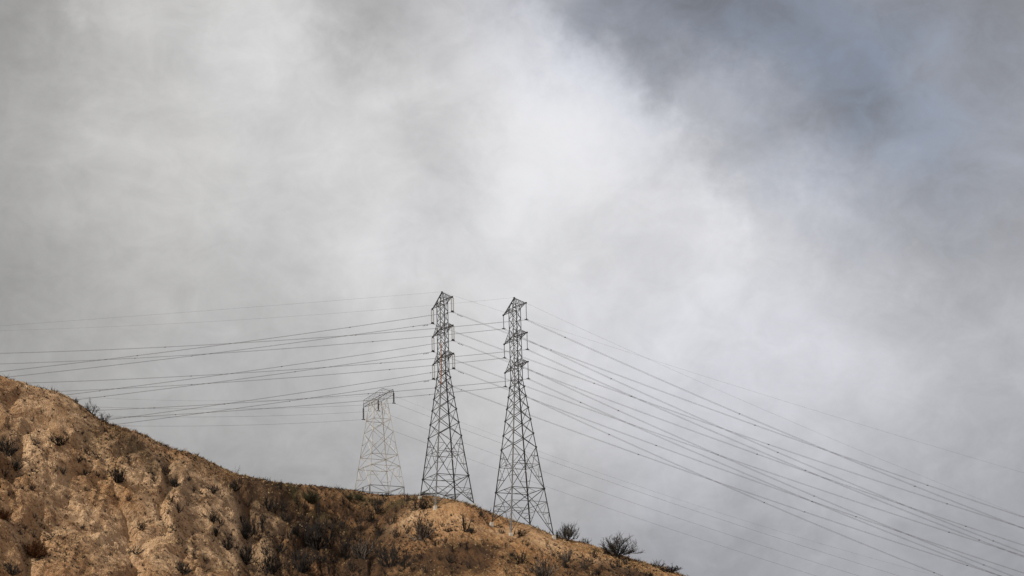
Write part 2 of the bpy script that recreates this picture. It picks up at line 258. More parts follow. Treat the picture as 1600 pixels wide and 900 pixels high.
gmat = bpy.data.materials.new('dry_hillside_soil'); gmat.use_nodes = True; t = gmat.node_tree; bs = t.nodes['Principled BSDF']
pos = N(t, 'ShaderNodeNewGeometry').outputs['Position']
soil = N(t, 'ShaderNodeSeparateColor', ins={0: N(t, 'ShaderNodeVertexColor', layer_name='soil').outputs[0]})
pr, pg, pb = soil.outputs
def Mt(op, a, b=None, c=None, clamp=False): return M(op, a, b, c, tree=t, clamp=clamp)
def mixc(f, a, b):
    return N(t, 'ShaderNodeMix', data_type='RGBA', ins={0: f, 6: a if isinstance(a, bpy.types.NodeSocket) else (*a, 1), 7: b if isinstance(b, bpy.types.NodeSocket) else (*b, 1)}).outputs[2]
sx = N(t, 'ShaderNodeSeparateXYZ', ins={0: pos})
kap = N(t, 'ShaderNodeMapRange', ins={0: sx.outputs[0], 1: -65.0, 2: 0.0, 3: .45, 4: -.5}).outputs[0]
lane = Mt('SUBTRACT', sx.outputs[0], Mt('MULTIPLY', kap, Mt('SUBTRACT', sx.outputs[1], 380.0)))     # runs straight down the slope
strk = N(t, 'ShaderNodeCombineXYZ', ins={0: lane, 1: Mt('MULTIPLY', sx.outputs[1], .22), 2: Mt('MULTIPLY', sx.outputs[2], .22)}).outputs[0]
big = noise(pos, .09, 5, .6, .3, tree=t).outputs['Fac']; mid = noise(strk, .60, 6, .68, .5, tree=t).outputs['Fac']; thin = noise(strk, 2.2, 4, .7, .4, tree=t).outputs['Fac']
fine = noise(pos, 2.3, 4, .70, tree=t).outputs['Fac']; grit = noise(pos, 5.0, 3, .75, tree=t).outputs['Fac']
c = mixc(Mt('MULTIPLY_ADD', Mt('SUBTRACT', big, .5), 2.6, .5, clamp=True), (.335, .170, .071), (.485, .270, .122))
c = mixc(Mt('MULTIPLY_ADD', Mt('SUBTRACT', mid, .52), 6.0, .2, clamp=True), c, (.185, .090, .041))
c = mixc(Mt('MULTIPLY', pg, .97), c, mixc(Mt('MULTIPLY_ADD', Mt('SUBTRACT', mid, .5), 4.0, .4, clamp=True), (.040, .023, .013), (.130, .068, .032)))
c = mixc(Mt('MULTIPLY', pb, .85), c, mixc(fine, (.048, .043, .016), (.115, .082, .032)))
c = mixc(Mt('MULTIPLY', pr, Mt('MULTIPLY_ADD', Mt('SUBTRACT', mid, .5), -4.0, .8, clamp=True)), c, (.68, .455, .265))
# pale crust, pebbles and black char flecks
c = mixc(Mt('MULTIPLY', Mt('MULTIPLY_ADD', Mt('SUBTRACT', thin, .57), 16, 0, clamp=True), Mt('MULTIPLY_ADD', pg, -.6, .65)), c, (.60, .41, .23))
c = mixc(Mt('MULTIPLY', Mt('MULTIPLY_ADD', Mt('SUBTRACT', .42, thin), 16, 0, clamp=True), .70), c, (.070, .038, .019))
c = mixc(Mt('MULTIPLY', Mt('MULTIPLY_ADD', Mt('SUBTRACT', fine, .60), 26, 0, clamp=True), Mt('MULTIPLY_ADD', pg, -.7, .75)), c, (.62, .45, .29))
c = mixc(Mt('MULTIPLY', Mt('MULTIPLY_ADD', Mt('SUBTRACT', .40, fine), 24, 0, clamp=True), .80), c, (.030, .019, .012))
c = mixc(Mt('MULTIPLY', Mt('MULTIPLY_ADD', Mt('SUBTRACT', .42, grit), 16, 0, clamp=True), .70), c, (.045, .026, .015))
t.links.new(c, bs.inputs['Base Color']); bs.inputs['Roughness'].default_value = .95; bs.inputs['Specular IOR Level'].default_value = .12
bh = Mt('ADD', Mt('MULTIPLY', fine, .7), Mt('ADD', Mt('MULTIPLY', grit, .4), Mt('ADD', Mt('MULTIPLY', mid, .7), Mt('MULTIPLY', thin, .5))))
bp = N(t, 'ShaderNodeBump', ins={'Strength': 1.0, 'Distance': .8, 'Height': bh}); t.links.new(bp.outputs[0], bs.inputs['Normal'])
gm.materials.append(gmat)
ground = add('hillside', gm); tag(ground, 'dry burnt brown hillside falling from the left crest', 'hillside', kind='structure')
def gz(x, y): return float(terrain(np.array([float(x)]), np.array([float(y)]))[0])

# ---------------------------------------------------------------- steel angle bars
def bar_geo(a, b, w, ref, th=None):
    a = Vector(a); b = Vector(b); ax = (b - a).normalized(); ref = Vector(ref)
    e1 = ref - ax * ref.dot(ax)
    if e1.length < 1e-4: e1 = ax.orthogonal()
    e1.normalize(); e2 = ax.cross(e1); th = th or w * .16
    # an equal angle: heel towards ref, two flanges at 45 degrees to it
    f1 = (e1 * -1 + e2).normalized(); f2 = (e1 * -1 - e2).normalized(); heel = e1 * (w * .35)
    prof = [heel, heel + f1 * w, heel + f1 * w + f2 * th, heel + f1 * th + f2 * th, heel + f2 * w + f1 * th, heel + f2 * w]
    v = [a + q for q in prof] + [b + q for q in prof]
    f = [(i, (i + 1) % 6, 6 + (i + 1) % 6, 6 + i) for i in range(6)] + [tuple(range(5, -1, -1)), tuple(range(6, 12))]
    return v, f
def join(geos):
    v = []; f = []
    for gv, gf in geos:
        o = len(v); v += list(gv); f += [tuple(i + o for i in q) for q in gf]
    return v, f
def box_geo(c, hx, hy, hz, top=1.0):
    cx, cy, cz = c
    v = [(cx + sx * hx * (top if sz > 0 else 1), cy + sy * hy * (top if sz > 0 else 1), cz + sz * hz) for sz in (-1, 1) for sx, sy in ((-1, -1), (1, -1), (1, 1), (-1, 1))]
    return v, [(3, 2, 1, 0), (4, 5, 6, 7), (0, 1, 5, 4), (1, 2, 6, 5), (2, 3, 7, 6), (3, 0, 4, 7)]
def bar(name, root, a, b, w, ref, mt): return add(name, mesh(name, *bar_geo(a, b, w, ref), mt), root)
CORN = [(1, -1), (1, 1), (-1, 1), (-1, -1)]          # + along the arms, + along the line; the first is nearest the camera
def lerp(a, b, t): return Vector(a) * (1 - t) + Vector(b) * t

def lattice_body(root, hw, levels, mt, w=.13, leg_mt=None, subs=()):
    """X braced panels on four faces between the levels."""
    def cp(i, z): return Vector((CORN[i][0] * hw(z), CORN[i][1] * hw(z), z))
    for i in range(4):
        j = (i + 1) % 4; out = Vector((CORN[i][0] + CORN[j][0], CORN[i][1] + CORN[j][1], 0))
        for z0, z1 in zip(levels[:-1], levels[1:]):
            bar('diagonal_brace', root, cp(i, z0), cp(j, z1), w, out, mt)
            bar('diagonal_brace', root, cp(j, z0) - out * .03, cp(i, z1) - out * .03, w, out, mt)
    return cp

def tall_tower(name, loc, rz, feet, label, rusty):
    """Double circuit lattice tower. feet: ground height below each corner, relative to loc.z"""
    root = empty(name, loc, rz); tag(root, label, 'pylon', 'lattice pylons on the ridge')
    ZW, ZT, HS, HB = 30.75, 46.5, .96, 4.63
    def hw(z): return HS if z > ZW else HS + (HB - HS) * (ZW - z) / ZW
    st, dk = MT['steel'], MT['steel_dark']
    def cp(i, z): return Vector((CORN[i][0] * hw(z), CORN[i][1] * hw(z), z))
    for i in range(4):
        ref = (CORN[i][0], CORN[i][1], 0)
        mt = st if i in (0,) else dk  # sunlight painted by material: near leg gets the lit copy, others the shaded
        segs = [(feet[i], 15.85, .23), (15.85, 27.15, .20), (27.15, ZW, .18)]
        ends = [(ZW, 37.0, .17), (37.0, ZT, .15)]
        for k, (z0, z1, w) in enumerate(segs + ends):
            rz_ = rusty and i == 0 and k in (2, 3)
            a, b = cp(i, z0), cp(i, z1)
            geos = [bar_geo(a, b, w, ref)]
            for zn in (6.86, 15.85, 18.87, 21.97, 24.56, 27.15, 29.2):       # bolted gusset plates
                if z0 < zn <= z1 and not rz_: geos.append(box_geo(cp(i, zn), .15, .15, .18))
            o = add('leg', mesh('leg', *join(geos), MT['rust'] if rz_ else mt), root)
            if rz_: o['label'] = 'rust coloured stretch of the near leg'
        f = cp(i, feet[i]); add('footing', mesh('footing', *box_geo((f.x, f.y, f.z - .35), .36, .36, .55, .85), MT['concrete']), root)
    lattice_body(root, hw, [15.85, 18.87, 21.97, 24.56, 27.15, 29.2, ZW], dk, .105)
    lattice_body(root, hw, [ZW + .02, 33.55, 35.68, 37.81, 39.95, 42.13, 44.31, ZT], dk, .085)
    ZD, ZX, ZL = 6.86, 15.85, 4.0
    zc = ZD + (ZX - ZD) * hw(ZD) / (hw(ZD) + hw(ZX))
    for i in range(4):
        j = (i + 1) % 4; out = Vector((CORN[i][0] + CORN[j][0], CORN[i][1] + CORN[j][1], 0))
        A, B = cp(i, ZD), cp(j, ZD); C, D = cp(i, ZX), cp(j, ZX)
        bar('diagonal_brace', root, A, D, .105, out, dk); bar('diagonal_brace', root, B - out * .04, C - out * .04, .105, out, dk)
        bar('horizontal_brace', root, A, B, .105, out, dk)
        x = lerp(A, D, (zc - ZD) / (ZX - ZD)); Li, Lj = cp(i, zc), cp(j, zc)
        bar('horizontal_brace', root, Li, x, .085, out, st); bar('horizontal_brace', root, x, Lj, .085, out, st)
        # short struts stiffening the big X
        for P, Q, leg in ((A, D, i), (B, C, j)):
            h1 = lerp(P, x, .5); bar('strut', root, cp(leg, (ZD + zc) / 2), h1, .08, out, st); bar('strut', root, h1, cp(leg, zc), .08, out, st)
        for P, leg in ((C, i), (D, j)):
            h1 = lerp(P, x, .5); bar('strut', root, cp(leg, (ZX + zc) / 2), h1, .08, out, st); bar('strut', root, h1, cp(leg, zc), .08, out, st)
        # splayed lower panel standing on the footings
        xl = (cp(i, ZL) + cp(j, ZL)) / 2
        for P, leg in ((B, i), (A, j)):
            foot = cp(leg, feet[leg] + .4); bar('diagonal_brace', root, P, xl, .115, out, dk); bar('diagonal_brace', root, xl - out * .03, foot, .115, out, dk)
            ll = cp(leg, ZL); bar('horizontal_brace', root, ll, xl, .085, out, st)
            for tt in (.33, .66):
                q = lerp(xl, foot, tt); zl = ll.z + (foot.z - ll.z) * tt
                bar('strut', root, q, cp(leg, zl), .08, out, st); bar('strut', root, q, cp(leg, ll.z + (foot.z - ll.z) * (tt - .33)), .08, out, st)
        for z in (ZD, zc):     # plan bracing
            p0 = (cp(i, z) + cp(j, z)) / 2; p1 = (cp(j, z) + cp((j + 1) % 4, z)) / 2
            bar('plan_brace', root, p0, p1, .09, (0, 0, 1), st)
        for z in (ZW, 33.55, 39.95, ZT):
            bar('horizontal_brace', root, cp(i, z), cp(j, z), .09, out, dk)
    # cross arms
    L = ARM
    for z, zt in ((46.5, 48.98), (39.95, 41.75), (33.55, 35.35)):
        for s in (1, -1):
            tip = Vector((s * L, 0, z)); top = z == 46.5
            b0, b1 = Vector((s * HS, -HS, z)), Vector((s * HS, HS, z))
            t0, t1 = (Vector((0, -.12, zt)), Vector((0, .12, zt))) if top else (Vector((s * HS, -HS, zt)), Vector((s * HS, HS, zt)))
            arm = add('cross_arm', mesh('cross_arm', *join([bar_geo(b0, tip, .13, (0, -1, -1)), bar_geo(b1, tip, .13, (0, 1, -1)), bar_geo(t0, tip, .11, (0, -1, 1)), bar_geo(t1, tip, .11, (0, 1, 1)), box_geo(tip, .16, .16, .14)]), dk), root)
            n = 4
            for k in range(n):
                ta, tb = k / n, (k + 1) / n
                def L_(p, q, tt): return lerp(p, q, tt)
                if k: bar('strut', arm, L_(b0, tip, ta), L_(b1, tip, ta), .065, (0, 0, -1), dk)
                bar('strut', arm, L_(b0, tip, ta), L_(b1, tip, tb), .065, (0, 0, -1), dk)
                if k < n - 1:
                    for b_, t_ in ((b0, t0), (b1, t1)):
                        bar('strut', arm, L_(b_, tip, ta), L_(t_, tip, tb), .075, (0, 1, 0), dk)
                        bar('strut', arm, L_(b_, tip, tb), L_(t_, tip, tb), .075, (0, 1, 0), dk)
    for i in range(4):
        bar('peak_strut', root, cp(i, ZT), (CORN[i][0] * .1, CORN[i][1] * .1, 48.98), .12, (CORN[i][0], CORN[i][1], 0), dk)
    for i in range(4):
        bar('peak_strut', root, lerp(cp(i, ZT), (0, 0, 48.98), .5), lerp(cp((i + 1) % 4, ZT), (0, 0, 48.98), .5), .09, (0, 0, 1), dk)
    add('peak_cap', mesh('peak_cap', *box_geo((0, 0, 49.0), .16, .16, .16), dk), root)
    return root

ARM = 5.397
TOWERS = dict(A=((-15.745, 430.0, 74.845), -1.104605), B=((.4186, 415.0, 68.801), -1.094036))
def local_ground(loc, rz, hx, hy):
    x = loc[0] + math.cos(rz) * hx - math.sin(rz) * hy; y = loc[1] + math.sin(rz) * hx + math.cos(rz) * hy
    return gz(x, y) - loc[2]
for k, lab, nm in (('A', 'tall dark lattice pylon with a rusty leg, left of the tall pair', True), ('B', 'tall dark lattice pylon on the descending ridge, right of the tall pair', False)):
    loc, rz = TOWERS[k]; fh = 4.45 if k == 'A' else 4.9
    feet = [local_ground(loc, rz, cx * fh, cy * fh) + .35 for cx, cy in CORN]
    tall_tower('lattice_pylon', loc, rz, feet, lab, nm)

# ---------------------------------------------------------------- small pale pylon with a flat top beam
def small_tower():
    loc = Vector((-32.049, 455.0, 84.15)); rz = -1.077143
    root = empty('lattice_pylon', loc, rz); tag(root, 'short pale lattice pylon with a flat arched crossbeam, left of the tall pair', 'pylon', 'lattice pylons on the ridge')
    ZB = 21.13; pm, dk = MT['pale'], MT['steel']
    def hw(z): return 4.35 + (1.55 - 4.35) * z / ZB
    def cp(i, z): return Vector((CORN[i][0] * hw(z), CORN[i][1] * hw(z), z))
    for i in range(4):
        g = local_ground(loc, rz, CORN[i][0] * 4.4, CORN[i][1] * 4.4)
        add('leg', mesh('leg', *bar_geo(cp(i, 0), cp(i, ZB), .135, (CORN[i][0], CORN[i][1], 0)), pm), root)
        add('post', mesh('post', *bar_geo(cp(i, 0), Vector((cp(i, 0).x, cp(i, 0).y, min(g, -1.2) - .2)), .24, (CORN[i][0], CORN[i][1], 0)), dk), root)
    lv = [0, 4.9, 7.6, 13.2, 16.2, ZB]
    for i in range(4):
        j = (i + 1) % 4; out = Vector((CORN[i][0] + CORN[j][0], CORN[i][1] + CORN[j][1], 0))
        bar('horizontal_brace', root, cp(i, 0), cp(j, 0), .11, out, dk)
        g0 = Vector((cp(i, 0).x, cp(i, 0).y, -1.5)); g1 = Vector((cp(j, 0).x, cp(j, 0).y, -1.5)); mid = (cp(i, 0) + cp(j, 0)) / 2
        bar('diagonal_brace', root, cp(i, 0), (g0 + g1) / 2, .08, out, dk); bar('diagonal_brace', root, cp(j, 0), (g0 + g1) / 2, .08, out, dk)
        # K panel at the bottom, X panels above
        m1 = (cp(i, lv[1]) + cp(j, lv[1])) / 2
        for a in (i, j):
            bar('diagonal_brace', root, cp(a, 0), m1, .08, out, pm); bar('strut', root, lerp(cp(a, 0), m1, .5), cp(a, lv[1] / 2), .065, out, pm)
            bar('strut', root, lerp(cp(a, 0), m1, .5), cp(a, lv[1]), .065, out, pm)
        for z in (lv[1], lv[2], lv[4]): bar('horizontal_brace', root, cp(i, z), cp(j, z), .09, out, pm)
        for z0, z1 in zip(lv[1:-1], lv[2:]):
            sh = dk if (z0 > 7 and z0 < 8 and i in (0, 3)) else pm
            bar('diagonal_brace', root, cp(i, z0), cp(j, z1), .08, out, sh); bar('diagonal_brace', root, cp(j, z0) - out * .04, cp(i, z1) - out * .04, .08, out, pm)
            c_ = lerp(cp(i, z0), cp(j, z1), .5)
            if z1 - z0 > 4:
                bar('strut', root, cp(i, (z0 + z1) / 2), lerp(cp(i, z0), cp(j, z1), .25), .065, out, pm); bar('strut', root, cp(j, (z0 + z1) / 2), lerp(cp(i, z0), cp(j, z1), .75), .065, out, pm)
    # crossbeam truss
    Lb = 8.644; W = 1.3
    def chord(s, top):
        w = W * (1 - max(0, (abs(s) - .62) / .38)) + .06
        h = 0 if not top else (.9 + .5 * max(0, min(1, (s + .62) / 1.1))) * min(1, (1 - abs(s)) / .38)
        return [Vector((s * Lb, q * w, ZB + h)) for q in (-1, 1)]
    ss = [-1, -.81, -.62, -.41, -.2, 0, .2, .41, .62, .81, 1]
    geos = []
    for a, b in zip(ss[:-1], ss[1:]):
        for top in (0, 1):
            for q in (0, 1): geos.append(bar_geo(chord(a, top)[q], chord(b, top)[q], .085, (0, q * 2 - 1, top * 2 - 1)))
    beam = add('crossbeam', mesh('crossbeam', *join(geos), MT['steel_dark']), root)
    for k, (a, b) in enumerate(zip(ss[:-1], ss[1:])):
        for q in (0, 1):
            if 0 < k: bar('strut', beam, chord(a, 0)[q], chord(a, 1)[q], .05, (0, 1, 0), dk)
            p_, r_ = (chord(a, 0)[q], chord(b, 1)[q]) if k % 2 else (chord(a, 1)[q], chord(b, 0)[q])
            bar('strut', beam, p_, r_, .05, (0, 1, 0), dk)
        bar('strut', beam, chord(a, 0)[0], chord(b, 0)[1], .05, (0, 0, -1), dk)
        if k: bar('strut', beam, chord(a, 1)[0], chord(a, 1)[1], .05, (0, 0, 1), dk)
    return loc, rz, ZB, Lb
S_LOC, S_RZ, S_ZB, S_L = small_tower()

# ---------------------------------------------------------------- insulator strings
def lathe(prof, n=8, off=(0, 0, 0)):
    v = []; f = []
    for r, z in prof:
        for k in range(n): a = 2 * math.pi * k / n; v.append((off[0] + r * math.cos(a), off[1] + r * math.sin(a), off[2] + z))
    for i in range(len(prof) - 1):
        for k in range(n): f.append((i * n + k, i * n + (k + 1) % n, (i + 1) * n + (k + 1) % n, (i + 1) * n + k))
    return v, f
def string_prof(length, r, n):
    pr = [(.03, -.25)]; p = (length - .55) / n
    for k in range(n):
        z = -.25 - k * p
        pr += [(r * .35, z - p * .1), (r * .45, z - p * .35), (r, z - p * .62), (r * .9, z - p * .74), (r * .3, z - p * .78)]
    return pr + [(.03, -length + .3)]
def insulator(at, rz, length, kind, label, group):
    root = empty('insulator_string', at, rz); tag(root, label, 'insulator', group)
    mt = MT['glass'] if kind == 'double' else MT['porcelain']; r = .16 if kind == 'double' else (.12 if kind == 'slim' else .24)
    dk = MT['steel_dark']
    offs = (-.24, .24) if kind == 'double' else (0,)
    for o in offs: add('disc_string', mesh('disc_string', *lathe(string_prof(length, r, 16), 8, (0, o, 0)), mt, True), root)
    add('shackle', mesh('shackle', *join([box_geo((0, 0, -.13), .05, .05, .15)] + ([box_geo((0, 0, -.24), .05, .34, .04)] if len(offs) > 1 else [])), dk), root)
    add('clamp', mesh('clamp', *join([box_geo((0, 0, -length + .16), .30, .05, .05), box_geo((0, 0, -length + .02), .07, .42, .09), box_geo((0, 0, -length + .22), .04, .30 if len(offs) > 1 else .05, .12)]), dk), root)

def along(loc, rz, x): return Vector((loc[0] + math.cos(rz) * x, loc[1] + math.sin(rz) * x, loc[2]))
INS = {'An': 3.5, 'Af': 3.45, 'Bn': 3.75, 'Bf': 3.08}
LEVEL = ('upper', 'middle', 'lower'); SIDE = {'n': 'right', 'f': 'left'}; WHO = {'A': 'left tall pylon', 'B': 'right tall pylon'}
for k in 'AB':
    loc, rz = TOWERS[k]
    for sd_, s in (('n', 1), ('f', -1)):
        for lv, z in enumerate((46.5, 39.95, 33.55)):
            p = along(loc, rz, s * ARM) + Vector((0, 0, z))
            insulator(p, rz, INS[k + sd_], 'double' if k == 'A' else 'slim',
                      '%s insulator string under the %s %s arm of the %s' % ('pale double' if k == 'A' else 'slim dark', LEVEL[lv], SIDE[sd_], WHO[k]), 'insulator strings of the tall pylons')
S_INS = {-1: 3.0, 0: 2.7, 1: 2.7}
for s, lab in ((-1, 'left end'), (0, 'middle'), (1, 'right end')):
    insulator(along(S_LOC, S_RZ, s * S_L) + Vector((0, 0, S_ZB)), S_RZ, S_INS[s], 'stout', 'short stout black insulator under the %s of the small pylon crossbeam' % lab, 'insulators of the small pylon')

# ---------------------------------------------------------------- wires
def tube(pts, r, n=4):
    v = []; f = []; m_ = len(pts)
    for i, p in enumerate(pts):
        d = (pts[min(i + 1, m_ - 1)] - pts[max(i - 1, 0)]).normalized(); e = d.cross(Vector((0, 0, 1))).normalized(); u = e.cross(d)
        for k in range(n): a = 2 * math.pi * (k + .5) / n; v.append(p + e * (r * math.cos(a)) + u * (r * math.sin(a)))
    for i in range(m_ - 1):
        for k in range(n): f.append((i * n + k, i * n + (k + 1) % n, (i + 1) * n + (k + 1) % n, (i + 1) * n + k))
    return v, f
def span(S, az, c1, c2, wx, wy, sg, length):
    ts = [0, .6] + list(np.linspace(3, length, 64))
    return [Vector((S.x + t_ * (math.cos(az) + sg * wx), S.y + t_ * (math.sin(az) + sg * wy), S.z + c1 * t_ + c2 * t_ * t_)) for t_ in ts]
SPAN = {  # heading, slope at the clamp, curvature, spread of the two circuits
    'LA': (3.468664, -.20604, .000221, .005296, .014533), 'LAe': (3.468664, -.14567, .000072, 0, 0),
    'LB': (3.191798, -.090161, .000351, -.001494, -.009608), 'LBe': (3.191798, -.087588, .00034, 0, 0),
    'RA': (.149042, -.388593, .000248, -.011141, .006882), 'RAe': (.149042, -.332427, .000153, 0, 0),
    'RB': (.27753, -.425358, .00034, .012873, -.007456), 'RBe': (.27753, -.426279, .000324, 0, 0),
    'LS': (3.71709, -.153811, .000642, .000027, -.001537), 'LSe': (3.71709, -.169441, .000835, 0, 0),
    'RS': (.081406, -.403821, .000347, .000741, -.000295), 'RSe': (.081406, -.425442, .000573, 0, 0)}
LEN_L, LEN_R = 190, 300
WIRE_R, EARTH_R, SPAC = .023, .013, .46
random.seed(11)
def run(S, key, sg):
    a = span(S, *SPAN['L' + key], sg, LEN_L if key[0] != 'S' else 110); b = span(S, *SPAN['R' + key], sg, LEN_R)
    return list(reversed(a)) + b[1:]
def bundle(S, key, sg, rz, label, group):
    root = empty('conductor_bundle', S, 0); tag(root, label, 'power line', group)
    pts = [p - S for p in run(S, key, sg)]; off = Vector((math.cos(rz), math.sin(rz), 0)) * (SPAC / 2)
    for s in (-1, 1): add('wire', mesh('wire', *tube([p + off * s for p in pts], WIRE_R), MT['wire']), root)
    L_ = 0; nxt = random.uniform(8, 30)
    for p, q in zip(pts[:-1], pts[1:]):
        d = (q - p).length
        while nxt < L_ + d:
            c_ = lerp(p, q, (nxt - L_) / d); add('spacer', mesh('spacer', *bar_geo(c_ - off * 1.1, c_ + off * 1.1, .14, (0, 0, 1), .06), MT['steel_dark']), root)
            nxt += random.uniform(38, 56)
        L_ += d
    if key == 'A':           # vibration dampers beside the clamps
        i0 = len(span(S, *SPAN['LA'], sg, LEN_L)) - 1
        for side in (-1, 1):
            for dd in (1.4, 2.1):
                q = pts[i0] + (pts[i0 + 3 * side] - pts[i0]).normalized() * dd - Vector((0, 0, .16))
                ax = (pts[i0 + 3 * side] - pts[i0]).normalized()
                add('damper', mesh('damper', *join([bar_geo(q - ax * .26, q - ax * .12, .14, (0, 0, 1), .1), bar_geo(q + ax * .12, q + ax * .26, .14, (0, 0, 1), .1), bar_geo(q - ax * .2, q + ax * .2, .04, (0, 0, 1), .03)]), MT['steel_dark']), root)
for k in 'AB':
    loc, rz = TOWERS[k]
    for sd_, s in (('n', 1), ('f', -1)):
        for lv, z in enumerate((46.5, 39.95, 33.55)):
            S = along(loc, rz, s * ARM) + Vector((0, 0, z - INS[k + sd_]))
            bundle(S, k, s, rz, 'twin power line carried by the %s %s arm of the %s' % (LEVEL[lv], SIDE[sd_], WHO[k]), 'twin conductors of the tall pylons')
    S = Vector(loc) + Vector((0, 0, 49.1)); ps = [p - S for p in run(S, k + 'e', 0)]
    o = add('earth_wire', mesh('earth_wire', *tube(ps, EARTH_R), MT['wire']), None, S); tag(o, 'single thin earth wire over the peak of the %s' % WHO[k], 'power line', 'earth wires')
for s, lab in ((-1, 'left end'), (0, 'middle'), (1, 'right end')):
    S = along(S_LOC, S_RZ, s * S_L) + Vector((0, 0, S_ZB - S_INS[s])); ps = [p - S for p in run(S, 'S', s)]
    o = add('conductor_wire', mesh('conductor_wire', *tube(ps, .022), MT['wire']), None, S); tag(o, 'single power line from the %s of the small pylon crossbeam' % lab, 'power line', 'single wires of the small pylon')
S = along(S_LOC, S_RZ, .75 * S_L) + Vector((0, 0, S_ZB - .1)); ps = [p - S for p in run(S, 'Se', 0)]
o = add('earth_wire', mesh('earth_wire', *tube(ps, .013), MT['wire']), None, S); tag(o, 'faint thin wire tied under the small pylon crossbeam', 'power line', 'earth wires')

# ---------------------------------------------------------------- burnt shrubs
def twig_geo(pts, r0, r1, n=3):
    v = []; f = []; m_ = len(pts)
    for i, p in enumerate(pts):
        d = (pts[min(i + 1, m_ - 1)] - pts[max(i - 1, 0)]).normalized(); e = d.orthogonal().normalized(); u = d.cross(e); r = r0 + (r1 - r0) * i / (m_ - 1)
        for k in range(n): a = 2 * math.pi * k / n; v.append(p + e * (r * math.cos(a)) + u * (r * math.sin(a)))
    for i in range(m_ - 1):
        for k in range(n): f.append((i * n + k, i * n + (k + 1) % n, (i + 1) * n + (k + 1) % n, (i + 1) * n + k))
    return v, f
def gen_shrub(seed, stems, lean, sub, fine, r0=.030, curve=.5, trunk=0.0, off_=.17):
    """unit shrub: about 1 m tall and 1 m wide. Returns stem geometry and twig geometry."""
    rg = random.Random(seed); G1 = []; G2 = []
    def grow(p, d, length, n, wob):
        pts = [p.copy()]
        for i in range(n):
            d = (d + Vector((rg.uniform(-wob, wob), rg.uniform(-wob, wob), rg.uniform(-wob, wob) + curve * .10))).normalized(); p = p + d * (length / n); pts.append(p.copy())
        return pts, d
    for s in range(stems):
        a = rg.uniform(0, 6.283); th_ = min(1.35, lean * rg.random() ** .75); l = math.sin(th_); d = Vector((math.cos(a) * l, math.sin(a) * l, math.cos(th_)))
        L_ = rg.uniform(.5, 1.0) * (1 - .05 * l)
        base = Vector((math.cos(a) * off_ * rg.random(), math.sin(a) * off_ * rg.random(), -.06))
        if trunk: base.z = trunk * rg.uniform(.6, 1)
        pts, de = grow(base, d, L_ * (.95 if not trunk else .75), 5, .22); G1.append(twig_geo(pts, r0 * rg.uniform(.7, 1.2), r0 * .3))
        for b in range(sub):
            i = rg.randint(1, 4); q = lerp(pts[i], pts[i + 1], rg.random())
            dd = ((pts[i + 1] - pts[i]).normalized() + Vector((rg.uniform(-1, 1), rg.uniform(-1, 1), rg.uniform(-.2, .8))) * .8).normalized()
            p2, _ = grow(q, dd, L_ * rg.uniform(.25, .55), 3, .35); G1.append(twig_geo(p2, r0 * .5, r0 * .2))
            for c_ in range(fine):
                k = rg.randint(0, 2); q2 = lerp(p2[k], p2[k + 1], rg.random()); d3 = ((p2[k + 1] - p2[k]).normalized() + Vector((rg.uniform(-1, 1), rg.uniform(-1, 1), rg.uniform(-.3, .8))) * .9).normalized()
                p3, _ = grow(q2, d3, L_ * rg.uniform(.12, .26), 2, .3); G2.append(twig_geo(p3, r0 * .34, r0 * .2))
    if trunk: G1.append(twig_geo([Vector((0, 0, -.08)), Vector((.01, 0, trunk * .6)), Vector((0, .01, trunk))], r0 * 2.2, r0 * 1.4, 5))
    return join(G1), join(G2)
KIND = {  # stems, lean, side branches, fine twigs, thickness, materials of stem and twigs
    'k': (11, 1.25, 5, 2, .038, 'char', 'char'), 'd': (22, 1.3, 6, 4, .036, 'char', 'char'), 'p': (28, 1.25, 5, 4, .030, 'ash', 'char'),
    'r': (38, 1.35, 9, 8, .024, 'russet', 'russet'), 'g': (26, 1.15, 8, 8, .026, 'green', 'green'), 'w': (3, .4, 4, 2, .026, 'char', 'char'),
    't': (12, 1.3, 3, 2, .030, 'char', 'char'), 'b': (16, 1.0, 7, 6, .020, 'char', 'char'), 'm': (26, 1.35, 8, 8, .015, 'char', 'soot'), 'f': (16, 1.25, 7, 7, .016, 'char', 'soot'), 's': (9, 1.2, 4, 3, .042, 'char', 'char')}
LIB = {}
def shrub_mesh(kind, v):
    if (kind, v) not in LIB:
        st, le, su, fi, r0, m1, m2 = KIND[kind]
        a, b = gen_shrub(sum(map(ord, kind)) * 31 + v, st, le, su, fi, r0, trunk=.10 if kind == 'm' else 0)
        ext = max(math.hypot(p[0], p[1]) for p in a[0]); top = max(p[2] for p in a[0] + b[0])
        LIB[(kind, v)] = (mesh('stems', *a, MT[m1]), mesh('twigs', *b, MT[m2]), ext, top)
    return LIB[(kind, v)]
random.seed(5)
